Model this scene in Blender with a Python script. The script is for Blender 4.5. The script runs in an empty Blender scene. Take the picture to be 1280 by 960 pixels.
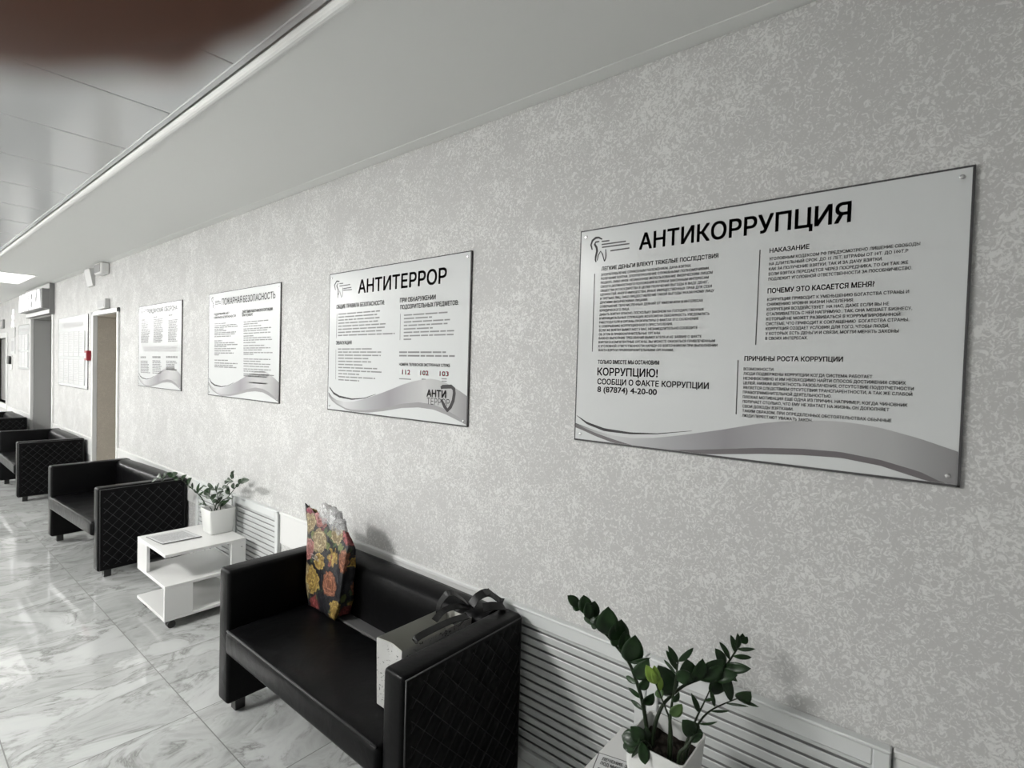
import bpy, bmesh, math, random
from mathutils import Vector, Matrix

# ------------------------------------------------------------------ camera, world, exposure
scene = bpy.context.scene
COL = scene.collection
PI = math.pi
CAM_R = Vector((0.63555, -0.77154, 0.02837))
CAM_U = Vector((0.00197, 0.03836, 0.99926))
CAM_F = Vector((0.77206, 0.63502, -0.0259))
CAM_P = Vector((0.0, 0.0, 1.52))
cam_data = bpy.data.cameras.new('camera')
cam = bpy.data.objects.new('camera', cam_data)
COL.objects.link(cam)
m = Matrix((CAM_R, CAM_U, -CAM_F)).transposed().to_4x4()
m.translation = CAM_P
cam.matrix_world = m
cam_data.sensor_width = 36.0
cam_data.lens = 661.4 / 1280.0 * 36.0
cam_data.clip_start = 0.004
cam_data.clip_end = 60.0
cam_data.dof.use_dof = True
cam_data.dof.focus_distance = 2.2
cam_data.dof.aperture_fstop = 5.6
scene.camera = cam

world = bpy.data.worlds.new('world')
scene.world = world
world.use_nodes = True
world.node_tree.nodes['Background'].inputs[0].default_value = (0.75, 0.8, 0.85, 1)
world.node_tree.nodes['Background'].inputs[1].default_value = 0.05
scene.view_settings.view_transform = 'Standard'
scene.view_settings.look = 'None'
scene.view_settings.gamma = 1.0
scene.view_settings.use_curve_mapping = False
scene.view_settings.exposure = 0.0
LAMP = 130.0            # emission of the assumed, unseen corridor lamps
SOFFIT_LAMP = 1.15
LAMP_POS = [(-1.15, 2.85), (-1.15, 7.1), (-1.15, 11.3), (-1.15, 15.5)]

WX = 1.57             # face of the long wall
CEIL = 2.51

# ------------------------------------------------------------------ materials
def mat(name, color, rough=0.5, spec=0.5, metal=0.0, emit=None, estr=0.0, coat=0.0):
    M = bpy.data.materials.new(name)
    M.use_nodes = True
    b = M.node_tree.nodes['Principled BSDF']
    b.inputs['Base Color'].default_value = (*color, 1)
    b.inputs['Roughness'].default_value = rough
    b.inputs['Specular IOR Level'].default_value = spec
    b.inputs['Metallic'].default_value = metal
    b.inputs['Coat Weight'].default_value = coat
    if emit:
        b.inputs['Emission Color'].default_value = (*emit, 1)
        b.inputs['Emission Strength'].default_value = estr
    return M

def nodes(M):
    nt = M.node_tree
    return nt, nt.nodes['Principled BSDF'], nt.nodes.new, nt.links.new

def ramp(nt, fac, stops, interp='LINEAR'):
    r = nt.nodes.new('ShaderNodeValToRGB')
    r.color_ramp.interpolation = interp
    e = r.color_ramp.elements
    while len(e) < len(stops):
        e.new(0.5)
    for k, (p, c) in enumerate(stops):
        e[k].position = p
        e[k].color = (*c, 1) if len(c) == 3 else c
    nt.links.new(fac, r.inputs[0])
    return r.outputs[0]

def noise(nt, vec, scale, detail=2.0, rough=0.5, dist=0.0):
    n = nt.nodes.new('ShaderNodeTexNoise')
    n.inputs['Scale'].default_value = scale
    n.inputs['Detail'].default_value = detail
    n.inputs['Roughness'].default_value = rough
    n.inputs['Distortion'].default_value = dist
    nt.links.new(vec, n.inputs['Vector'])
    return n.outputs['Fac']

def coords(nt, kind='Object', scale=(1, 1, 1), rot=(0, 0, 0)):
    t = nt.nodes.new('ShaderNodeTexCoord')
    mp = nt.nodes.new('ShaderNodeMapping')
    mp.inputs['Scale'].default_value = scale
    mp.inputs['Rotation'].default_value = rot
    nt.links.new(t.outputs[kind], mp.inputs['Vector'])
    return mp.outputs['Vector']

def math_node(nt, op, a, b=None, c=None):
    n = nt.nodes.new('ShaderNodeMath')
    n.operation = op
    for i, v in enumerate((a, b, c)):
        if v is None:
            continue
        if isinstance(v, (int, float)):
            n.inputs[i].default_value = v
        else:
            nt.links.new(v, n.inputs[i])
    return n.outputs[0]

def mixc(nt, fac, a, b, mode='MIX'):
    n = nt.nodes.new('ShaderNodeMix')
    n.data_type = 'RGBA'
    n.blend_type = mode
    for sock, v in ((n.inputs[0], fac), (n.inputs[6], a), (n.inputs[7], b)):
        if isinstance(v, (int, float)):
            sock.default_value = v
        elif isinstance(v, tuple):
            sock.default_value = (*v, 1)
        else:
            nt.links.new(v, sock)
    return n.outputs[2]

def bump(nt, h, strength, dist, b):
    n = nt.nodes.new('ShaderNodeBump')
    n.inputs['Strength'].default_value = strength
    n.inputs['Distance'].default_value = dist
    nt.links.new(h, n.inputs['Height'])
    nt.links.new(n.outputs[0], b.inputs['Normal'])

def make_wallpaper(name, base, fleck, vein=(1, 1, 1)):
    M = mat(name, base, 0.55, 0.3)
    nt, b, N, L = nodes(M)
    v = coords(nt)
    f1 = noise(nt, v, 57.0, 3.0, 0.62, 2.2)          # curled flakes of a centimetre or two
    f2 = noise(nt, v, 120.0, 2.0, 0.6, 1.5)
    dens = noise(nt, v, 5.0, 3.0, 0.6, 0.6)          # where the flakes crowd
    s = math_node(nt, 'ADD', f1, math_node(nt, 'MULTIPLY', f2, 0.28))
    s = math_node(nt, 'ADD', s, math_node(nt, 'MULTIPLY', dens, 0.34))
    k = ramp(nt, s, [(0.80, (0, 0, 0)), (0.91, (1, 1, 1))])
    g = noise(nt, v, 420.0, 2.0, 0.6)
    base2 = mixc(nt, math_node(nt, 'MULTIPLY', g, 0.22), base, tuple(c * 0.8 for c in base))
    col = mixc(nt, k, base2, fleck)
    L(col, b.inputs['Base Color'])
    r = nt.nodes.new('ShaderNodeMapRange')
    r.inputs[3].default_value = 0.6
    r.inputs[4].default_value = 0.38
    L(k, r.inputs[0])
    L(r.outputs[0], b.inputs['Roughness'])
    bump(nt, math_node(nt, 'ADD', k, math_node(nt, 'MULTIPLY', g, 0.35)), 0.25, 0.002, b)
    return M

def make_marble():
    M = mat('glossy_grey_marble_tile', (0.62, 0.63, 0.62), 0.05, 0.5)
    nt, b, N, L = nodes(M)
    geo = nt.nodes.new('ShaderNodeTexCoord')
    sep = nt.nodes.new('ShaderNodeSeparateXYZ')
    L(geo.outputs['Object'], sep.inputs[0])
    tx, ty, ox, oy = 0.568, 0.598, 0.325, 0.070
    def cell(s, o, t):
        q = math_node(nt, 'DIVIDE', math_node(nt, 'SUBTRACT', s, o), t)
        fl = math_node(nt, 'FLOOR', q)
        fr = math_node(nt, 'SUBTRACT', q, fl)
        d = math_node(nt, 'MULTIPLY', math_node(nt, 'MINIMUM', fr, math_node(nt, 'SUBTRACT', 1.0, fr)), t)
        return fl, d
    cx, dx = cell(sep.outputs[0], ox, tx)
    cy, dy = cell(sep.outputs[1], oy, ty)
    dmin = math_node(nt, 'MINIMUM', dx, dy)
    joint = math_node(nt, 'LESS_THAN', dmin, 0.0021)
    # each tile shows another piece of the stone
    comb = nt.nodes.new('ShaderNodeCombineXYZ')
    L(math_node(nt, 'MULTIPLY', cx, 3.71), comb.inputs[0])
    L(math_node(nt, 'MULTIPLY', cy, 5.23), comb.inputs[1])
    L(math_node(nt, 'MULTIPLY', math_node(nt, 'ADD', cx, cy), 1.37), comb.inputs[2])
    add = nt.nodes.new('ShaderNodeVectorMath')
    add.operation = 'ADD'
    L(geo.outputs['Object'], add.inputs[0]); L(comb.outputs[0], add.inputs[1])
    mp = nt.nodes.new('ShaderNodeMapping')
    mp.inputs['Rotation'].default_value = (0, 0, 0.5)
    mp.inputs['Scale'].default_value = (1.0, 1.3, 1.0)
    L(add.outputs[0], mp.inputs['Vector'])
    v = mp.outputs['Vector']
    n1 = noise(nt, v, 2.4, 6.0, 0.62, 1.4)
    n2 = noise(nt, v, 4.5, 4.0, 0.6, 0.8)
    ridge = math_node(nt, 'ABSOLUTE', math_node(nt, 'SUBTRACT', n1, 0.5))
    vein = ramp(nt, ridge, [(0.0, (1, 1, 1)), (0.010, (0.6, 0.6, 0.6)), (0.05, (0, 0, 0))])
    mask = ramp(nt, n2, [(0.38, (0, 0, 0)), (0.60, (1, 1, 1))])
    cloud = ramp(nt, n1, [(0.30, (0.24, 0.245, 0.24)), (0.45, (0.345, 0.351, 0.345)), (0.62, (0.40, 0.406, 0.40))])
    col = mixc(nt, math_node(nt, 'MULTIPLY', math_node(nt, 'MULTIPLY', vein, mask), 0.75), cloud, (0.12, 0.12, 0.115))
    col = mixc(nt, joint, col, (0.11, 0.11, 0.105))
    L(col, b.inputs['Base Color'])
    L(math_node(nt, 'ADD', math_node(nt, 'MULTIPLY', joint, 0.5), 0.028), b.inputs['Roughness'])
    return M

def make_leather():
    M = mat('black_leatherette', (0.0035, 0.0035, 0.0038), 0.34, 0.09)
    nt, b, N, L = nodes(M)
    v = coords(nt)
    n1 = noise(nt, v, 9.0, 3.0, 0.5, 0.6)
    n2 = noise(nt, v, 260.0, 2.0, 0.5)
    bump(nt, math_node(nt, 'ADD', n1, math_node(nt, 'MULTIPLY', n2, 0.06)), 0.22, 0.012, b)
    return M

def make_leaf(name, c0, c1):
    M = mat(name, c0, 0.34, 0.3)
    nt, b, N, L = nodes(M)
    v = coords(nt)
    n = noise(nt, v, 30.0, 2.0, 0.5)
    L(ramp(nt, n, [(0.35, c0), (0.7, c1)]), b.inputs['Base Color'])
    return M

def make_floral():
    M = mat('floral_printed_paper', (0.02, 0.02, 0.02), 0.42, 0.5)
    nt, b, N, L = nodes(M)
    v = coords(nt)
    warp = nt.nodes.new('ShaderNodeTexNoise')
    warp.inputs['Scale'].default_value = 50.0
    warp.inputs['Detail'].default_value = 4.0
    L(v, warp.inputs['Vector'])
    sub = nt.nodes.new('ShaderNodeVectorMath'); sub.operation = 'SUBTRACT'
    sub.inputs[1].default_value = (0.5, 0.5, 0.5)
    L(warp.outputs['Color'], sub.inputs[0])
    sc = nt.nodes.new('ShaderNodeVectorMath'); sc.operation = 'SCALE'
    sc.inputs['Scale'].default_value = 0.045
    L(sub.outputs[0], sc.inputs[0])
    ad = nt.nodes.new('ShaderNodeVectorMath'); ad.operation = 'ADD'
    L(v, ad.inputs[0]); L(sc.outputs[0], ad.inputs[1])
    def vor(scale):
        n = nt.nodes.new('ShaderNodeTexVoronoi')
        n.inputs['Scale'].default_value = scale
        n.inputs['Randomness'].default_value = 0.8
        L(ad.outputs[0], n.inputs['Vector'])
        sp = nt.nodes.new('ShaderNodeSeparateColor')
        L(n.outputs['Color'], sp.inputs[0])
        return n.outputs['Distance'], sp.outputs[0], sp.outputs[1]
    d, r, g = vor(9.6)
    flower = ramp(nt, r, [(0.0, (0.36, 0.25, 0.05)), (0.17, (0.36, 0.10, 0.11)), (0.34, (0.44, 0.34, 0.11)),
                          (0.5, (0.22, 0.025, 0.06)), (0.64, (0.36, 0.17, 0.11)), (0.8, (0.40, 0.36, 0.22)), (0.9, (0.38, 0.18, 0.18))], 'CONSTANT')
    rings = math_node(nt, 'SINE', math_node(nt, 'MULTIPLY', d, 34.0))
    pet = ramp(nt, rings, [(0.1, (0.55, 0.50, 0.46)), (0.95, (1, 1, 1))])
    flower = mixc(nt, 1.0, flower, pet, 'MULTIPLY')
    blot = ramp(nt, noise(nt, v, 70.0, 3.0, 0.6, 1.0), [(0.35, (0.5, 0.42, 0.38)), (0.65, (1.1, 1.05, 1.0))])
    flower = mixc(nt, 1.0, flower, blot, 'MULTIPLY')
    size = math_node(nt, 'ADD', math_node(nt, 'MULTIPLY', g, 0.28), 0.38)
    isf = math_node(nt, 'LESS_THAN', d, size)
    d2, r2, g2 = vor(24.0)
    leafc = ramp(nt, r2, [(0.0, (0.012, 0.012, 0.014)), (0.45, (0.05, 0.08, 0.035)), (0.65, (0.12, 0.14, 0.05)), (0.8, (0.03, 0.03, 0.035))], 'CONSTANT')
    isl = math_node(nt, 'LESS_THAN', d2, 0.45)
    bg = mixc(nt, isl, (0.014, 0.014, 0.017), leafc)
    L(mixc(nt, isf, bg, flower), b.inputs['Base Color'])
    cr = noise(nt, v, 24.0, 3.0, 0.55, 0.6)
    bump(nt, cr, 0.6, 0.012, b)
    return M

def make_band():
    # printed silver ribbon: tone changes along its length
    M = mat('printed_silver_band', (0.4, 0.4, 0.41), 0.42, 0.4)
    nt, b, N, L = nodes(M)
    t = nt.nodes.new('ShaderNodeTexCoord')
    sp = nt.nodes.new('ShaderNodeSeparateXYZ')
    L(t.outputs['Generated'], sp.inputs[0])
    L(ramp(nt, sp.outputs[1], [(0.0, (0.22, 0.215, 0.22)), (0.12, (0.36, 0.36, 0.36)), (0.26, (0.42, 0.42, 0.42)),
                               (0.5, (0.235, 0.225, 0.24)), (0.68, (0.33, 0.33, 0.34)), (0.86, (0.48, 0.48, 0.49)), (0.95, (0.30, 0.30, 0.30)), (1.0, (0.07, 0.07, 0.07))]), b.inputs['Base Color'])
    return M

M_WALL = make_wallpaper('flaked_grey_wallpaper', (0.475, 0.472, 0.466), (0.625, 0.625, 0.612))
M_BEIGE = make_wallpaper('beige_wallpaper', (0.47, 0.425, 0.36), (0.53, 0.48, 0.41))
M_GREYWALL = mat('grey_passage_paint', (0.36, 0.36, 0.35), 0.6, 0.3)
M_PLAIN = mat('plain_white_wall_paint', (0.82, 0.82, 0.81), 0.6, 0.3)
M_CEIL = mat('matt_white_ceiling_paint', (0.73, 0.735, 0.72), 0.7, 0.2)
M_CPANEL = mat('glossy_metal_ceiling_panel', (0.58, 0.59, 0.595), 0.16, 0.5)
M_DARKGAP = mat('dark_recess', (0.05, 0.05, 0.05), 0.8, 0.1)
M_TRIM = mat('white_lacquered_trim', (0.66, 0.66, 0.65), 0.35, 0.5)
M_LOUV = mat('white_louvre_lacquer', (0.60, 0.615, 0.61), 0.4, 0.4)
M_FLOOR = make_marble()
M_LEATHER = make_leather()
M_SEAM = mat('sofa_seam_thread', (0.03, 0.03, 0.031), 0.5, 0.4)
M_STITCH = mat('charcoal_stitching_thread', (0.02, 0.02, 0.022), 0.6, 0.3)
M_LEDGE = mat('grey_rear_ledge', (0.085, 0.085, 0.085), 0.5, 0.4)
M_BLACKPL = mat('black_plastic', (0.012, 0.012, 0.012), 0.4, 0.5)
M_TABLE = mat('white_laminate', (0.60, 0.60, 0.59), 0.32, 0.5)
M_POT = mat('white_matt_plastic', (0.58, 0.585, 0.57), 0.45, 0.4)
M_SOIL = mat('dark_potting_soil', (0.018, 0.015, 0.012), 0.95, 0.1)
M_LEAF = make_leaf('dark_glossy_leaf', (0.008, 0.022, 0.007), (0.016, 0.042, 0.012))
M_LEAF2 = make_leaf('mid_green_leaf', (0.045, 0.085, 0.028), (0.075, 0.13, 0.04))
M_LEAF3 = make_leaf('young_bright_leaf', (0.16, 0.27, 0.04), (0.24, 0.36, 0.06))
M_STEM = mat('dark_green_stem', (0.014, 0.024, 0.010), 0.45, 0.3)
M_PAPER = mat('white_paper', (0.56, 0.565, 0.565), 0.5, 0.4)
M_BOARD = mat('satin_white_board', (0.57, 0.583, 0.583), 0.26, 0.17)
M_EDGE = mat('dark_board_edge', (0.055, 0.053, 0.055), 0.4, 0.4)
M_INK = mat('black_print', (0.035, 0.032, 0.034), 0.5, 0.3)
M_GREYINK = mat('grey_print', (0.085, 0.083, 0.085), 0.5, 0.3)
M_PALEINK = mat('pale_grey_print', (0.42, 0.42, 0.425), 0.5, 0.3)
M_MIDINK = mat('mid_grey_print', (0.21, 0.21, 0.212), 0.5, 0.3)
M_SHADEBAND = mat('printed_grey_band', (0.26, 0.255, 0.26), 0.45, 0.3)
M_REDINK = mat('crimson_print', (0.52, 0.03, 0.07), 0.5, 0.3)
M_BAND = make_band()
M_BANDLOW = mat('printed_dark_band', (0.13, 0.118, 0.124), 0.45, 0.4)
M_FLORAL = make_floral()
M_STEEL = mat('brushed_screw_metal', (0.7, 0.7, 0.7), 0.25, 0.5, 1.0)
M_GIFT = mat('pale_grey_gift_paper', (0.50, 0.50, 0.49), 0.5, 0.4)
M_GIFTIN = mat('beige_grey_paper_lining', (0.42, 0.42, 0.385), 0.6, 0.3)
M_RIBBON = mat('black_satin_ribbon', (0.006, 0.006, 0.006), 0.35, 0.25)
M_RED = mat('red_call_point_plastic', (0.26, 0.01, 0.02), 0.35, 0.5)
M_GREYPL = mat('light_grey_plastic', (0.48, 0.48, 0.475), 0.45, 0.4)
M_MIDGREY = mat('mid_grey_plastic', (0.25, 0.25, 0.25), 0.45, 0.4)
M_SIGNBOX = mat('grey_sign_box_enamel', (0.17, 0.17, 0.168), 0.4, 0.3)
M_GLOW = mat('glowing_letter_acrylic', (0.12, 0.12, 0.12), 0.4, 0.4, 0, (1, 1, 1), 1.05)
M_LAMP = mat('lit_diffuser', (0.9, 0.9, 0.9), 0.5, 0.3, 0, (1.0, 0.995, 0.97), LAMP)
M_LAMP2 = mat('lit_soffit_diffuser', (0.9, 0.9, 0.9), 0.5, 0.3, 0, (1.0, 0.98, 0.95), SOFFIT_LAMP)
M_PANE = mat('grey_window_film', (0.30, 0.30, 0.29), 0.3, 0.5)
M_SKIN = mat('finger_skin', (0.165, 0.078, 0.054), 0.5, 0.4)
M_SKIN.node_tree.nodes['Principled BSDF'].inputs['Subsurface Weight'].default_value = 0.15
M_SKIN.node_tree.nodes['Principled BSDF'].inputs['Subsurface Radius'].default_value = (0.004, 0.0015, 0.001)
M_NAIL = mat('finger_nail', (0.45, 0.27, 0.22), 0.3, 0.5)
M_FILM = mat('clear_crumpled_film', (0.95, 0.95, 0.95), 0.08, 0.5)
M_FILM.node_tree.nodes['Principled BSDF'].inputs['Transmission Weight'].default_value = 0.75

# ------------------------------------------------------------------ mesh helpers
class MB:
    """collects shapes into one bmesh"""
    def __init__(self):
        self.b = bmesh.new()
    def box(self, x0, x1, y0, y1, z0, z1, bev=0.0, seg=2, mtx=None):
        t = bmesh.new()
        bmesh.ops.create_cube(t, size=1.0)
        bmesh.ops.scale(t, vec=(x1 - x0, y1 - y0, z1 - z0), verts=t.verts)
        bmesh.ops.translate(t, vec=((x0 + x1) / 2, (y0 + y1) / 2, (z0 + z1) / 2), verts=t.verts)
        if bev > 0:
            bmesh.ops.bevel(t, geom=t.edges[:], offset=bev, segments=seg, profile=0.5, affect='EDGES')
        self.add(t, mtx)
        return self
    def add(self, t, mtx=None):
        if mtx is not None:
            bmesh.ops.transform(t, matrix=mtx, verts=t.verts)
        me = bpy.data.meshes.new('tmp')
        t.to_mesh(me); t.free()
        self.b.from_mesh(me)
        bpy.data.meshes.remove(me)
    def poly(self, pts, thick=None):
        vs = [self.b.verts.new(p) for p in pts]
        self.b.faces.new(vs)
        return self
    def prism(self, pts, d):
        """outline pts (3d), extruded along vector d"""
        a = [self.b.verts.new(p) for p in pts]
        c = [self.b.verts.new(Vector(p) + Vector(d)) for p in pts]
        n = len(pts)
        self.b.faces.new(a); self.b.faces.new(c[::-1])
        for i in range(n):
            self.b.faces.new((a[i], c[i], c[(i + 1) % n], a[(i + 1) % n]))
        return self
    def tube(self, pts, rads, seg=8, cap=True):
        pts = [Vector(p) for p in pts]
        if not hasattr(rads, '__len__'):
            rads = [rads] * len(pts)
        rings = []
        up = Vector((0.13, 0.29, 0.95))
        for i, p in enumerate(pts):
            d = (pts[min(i + 1, len(pts) - 1)] - pts[max(i - 1, 0)]).normalized()
            s = d.cross(up)
            if s.length < 1e-4:
                s = d.cross(Vector((1, 0, 0)))
            s.normalize(); t = s.cross(d).normalized()
            rings.append([self.b.verts.new(p + (s * math.cos(2 * PI * k / seg) + t * math.sin(2 * PI * k / seg)) * rads[i]) for k in range(seg)])
        for i in range(len(rings) - 1):
            for k in range(seg):
                self.b.faces.new((rings[i][k], rings[i][(k + 1) % seg], rings[i + 1][(k + 1) % seg], rings[i + 1][k]))
        if cap:
            self.b.faces.new(rings[0][::-1]); self.b.faces.new(rings[-1])
        return self
    def lathe(self, prof, center, axis='Z', seg=20):
        rings = []
        for (r, h) in prof:
            ring = []
            for k in range(seg):
                a = 2 * PI * k / seg
                if axis == 'Z':
                    p = Vector((r * math.cos(a), r * math.sin(a), h))
                elif axis == 'Y':
                    p = Vector((r * math.cos(a), h, r * math.sin(a)))
                else:
                    p = Vector((h, r * math.cos(a), r * math.sin(a)))
                ring.append(self.b.verts.new(p + Vector(center)))
            rings.append(ring)
        for i in range(len(rings) - 1):
            for k in range(seg):
                self.b.faces.new((rings[i][k], rings[i][(k + 1) % seg], rings[i + 1][(k + 1) % seg], rings[i + 1][k]))
        self.b.faces.new(rings[0][::-1]); self.b.faces.new(rings[-1])
        return self
    def build(self, name, material, parent=None, smooth=False, recalc=True):
        if recalc:
            bmesh.ops.recalc_face_normals(self.b, faces=self.b.faces)
        me = bpy.data.meshes.new(name)
        self.b.to_mesh(me); self.b.free()
        me.materials.append(material)
        if smooth:
            for p in me.polygons:
                p.use_smooth = True
        o = bpy.data.objects.new(name, me)
        COL.objects.link(o)
        if parent is not None:
            o.parent = parent
        return o

def struct(o, label=None):
    o['kind'] = 'structure'
    return o

def tag(o, label, cat, group=None):
    o['label'] = label
    o['category'] = cat
    if group:
        o['group'] = group
    return o

def thing(name, label, cat, loc=(0, 0, 0), rotz=0.0, group=None):
    o = bpy.data.objects.new(name, None)
    COL.objects.link(o)
    o.empty_display_size = 0.1
    o.location = loc
    o.rotation_euler = (0, 0, rotz)
    return tag(o, label, cat, group)

def copy_tree(o, parent=None):
    c = o.copy()
    COL.objects.link(c)
    c.parent = parent
    for ch in list(o.children):
        copy_tree(ch, c)
    return c

def smooth_by_angle(o, deg=40):
    me = o.data
    for p in me.polygons:
        p.use_smooth = True
    bm = bmesh.new(); bm.from_mesh(me)
    for e in bm.edges:
        if len(e.link_faces) == 2 and e.calc_face_angle(0) > math.radians(deg):
            e.smooth = False
    bm.to_mesh(me); bm.free()
    return o

from mathutils.geometry import delaunay_2d_cdt
def text_shapes(s, bold=0.0, res=3):
    """flat shapes of a line of text: (verts, faces), origin at the baseline start.
    The outlines are triangulated here and kept where their winding is not zero, so self-crossing glyphs fill properly"""
    cu = bpy.data.curves.new('t', 'FONT')
    cu.body = s
    cu.size = 1.0
    cu.resolution_u = res
    cu.fill_mode = 'NONE'
    o = bpy.data.objects.new('t', cu)
    COL.objects.link(o)
    dg = bpy.context.evaluated_depsgraph_get()
    me = bpy.data.meshes.new_from_object(o.evaluated_get(dg))
    P = [v.co.to_2d() for v in me.vertices]
    nxt = {}
    for e in me.edges:
        nxt.setdefault(e.vertices[0], []).append(e.vertices[1])
        nxt.setdefault(e.vertices[1], []).append(e.vertices[0])
    bpy.data.objects.remove(o); bpy.data.curves.remove(cu); bpy.data.meshes.remove(me)
    loops, seen = [], set()
    for st in range(len(P)):
        if st in seen or st not in nxt:
            continue
        loop, cur = [st], st
        seen.add(st)
        while True:
            cand = [q for q in nxt[cur] if q not in seen]
            if not cand:
                break
            cur = cur + 1 if cur + 1 in cand else cand[0]
            seen.add(cur); loop.append(cur)
        if len(loop) > 2:
            loops.append(loop)
    # contours grouped by overlap in x, so that the winding test stays local
    groups = []
    for lp in sorted(loops, key=lambda l: min(P[i].x for i in l)):
        x0, x1 = min(P[i].x for i in lp), max(P[i].x for i in lp)
        if groups and x0 < groups[-1][1] - 1e-4:
            groups[-1][0].append(lp); groups[-1][1] = max(groups[-1][1], x1)
        else:
            groups.append([[lp], x1])
    V, F = [], []
    for lps, _ in groups:
        pts, edges = [], []
        for lp in lps:
            b0 = len(pts); n = len(lp)
            pts += [P[i] for i in lp]
            edges += [(b0 + i, b0 + (i + 1) % n) for i in range(n)]
        vo, eo, fo, *_r = delaunay_2d_cdt(pts, edges, [], 0, 1e-6)
        base = len(V)
        V += [Vector((p.x, p.y, 0)) for p in vo]
        for f in fo:
            c = (vo[f[0]] + vo[f[1]] + vo[f[2]]) / 3
            wn = 0
            for (i, j) in edges:
                p, q = pts[i], pts[j]
                if (p.y <= c.y) != (q.y <= c.y):
                    if p.x + (c.y - p.y) / (q.y - p.y) * (q.x - p.x) > c.x:
                        wn += 1 if q.y > p.y else -1
            if wn:
                F.append(tuple(base + i for i in f))
    used = sorted({i for f in F for i in f})
    mp = {i: k for k, i in enumerate(used)}
    return [V[i] for i in used], [tuple(mp[i] for i in f) for f in F]

CAP = None
def cap_height():
    global CAP
    if CAP is None:
        vs, fs = text_shapes('Н')
        CAP = max(v.y for v in vs)
    return CAP

def add_text(mb, line, x, bold=0.0, res=2, frame=None):
    """line = (text, y_left, y_right, z_base, cap) on the wall at depth x; frame = (origin, right, up) for other surfaces.
    bold lays the outline down again, shifted by that share of the letter height"""
    s, y0, y1, z, cap = line
    vs, fs = text_shapes(s, 0.0, res)
    if not vs:
        return
    a = min(v.x for v in vs); w = max(v.x for v in vs) - a
    sx = abs(y0 - y1) / w
    sz = cap / cap_height()
    q = bold * cap
    for (du, dv) in (((0, 0),) if bold <= 0 else ((-q, -q), (q, -q), (-q, q), (q, q), (0, 0))):
        new = []
        for v in vs:
            u, h = (v.x - a) * sx + du, v.y * sz + dv
            if frame:
                p = frame[0] + frame[1] * (y0 + u) + frame[2] * (z + h)
            else:
                p = Vector((x, y0 - u, z + h))
            new.append(mb.b.verts.new(p))
        for f in fs:
            try:
                mb.b.faces.new([new[i] for i in f])
            except ValueError:
                pass

def ribbon_yz(mb, pts, x, width):
    """flat stroke through (y, z) points on the wall"""
    P = [Vector((p[0], p[1])) for p in pts]
    L = []; R = []
    for i, p in enumerate(P):
        d = (P[min(i + 1, len(P) - 1)] - P[max(i - 1, 0)]).normalized()
        n = Vector((-d.y, d.x))
        w = width if not hasattr(width, '__len__') else width[i]
        L.append(mb.b.verts.new((x, *(p + n * w / 2)))); R.append(mb.b.verts.new((x, *(p - n * w / 2))))
    for i in range(len(P) - 1):
        mb.b.faces.new((L[i], L[i + 1], R[i + 1], R[i]))

def interp(poly, y):
    """z of a (y, z) polyline running from high y to low y"""
    for (ya, za), (yb, zb) in zip(poly, poly[1:]):
        if ya >= y >= yb:
            k = (ya - y) / max(1e-9, ya - yb)
            return za + (zb - za) * k
    return poly[0][1] if y > poly[0][0] else poly[-1][1]

def area_between(mb, up, lo, x, n=60, zmin=-9):
    y0 = min(up[0][0], lo[0][0]); y1 = min(up[-1][0], lo[-1][0])
    prev = None
    for i in range(n + 1):
        y = y0 + (y1 - y0) * i / n
        zu, zl = max(interp(up, y), zmin), max(interp(lo, y), zmin)
        if zu < zl:
            zu = zl
        a = mb.b.verts.new((x, y, zu)); c = mb.b.verts.new((x, y, zl))
        if prev and (zu - zl > 1e-5 or prev[2] > 1e-5):
            mb.b.faces.new((prev[0], a, c, prev[1]))
        prev = (a, c, zu - zl)

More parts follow.
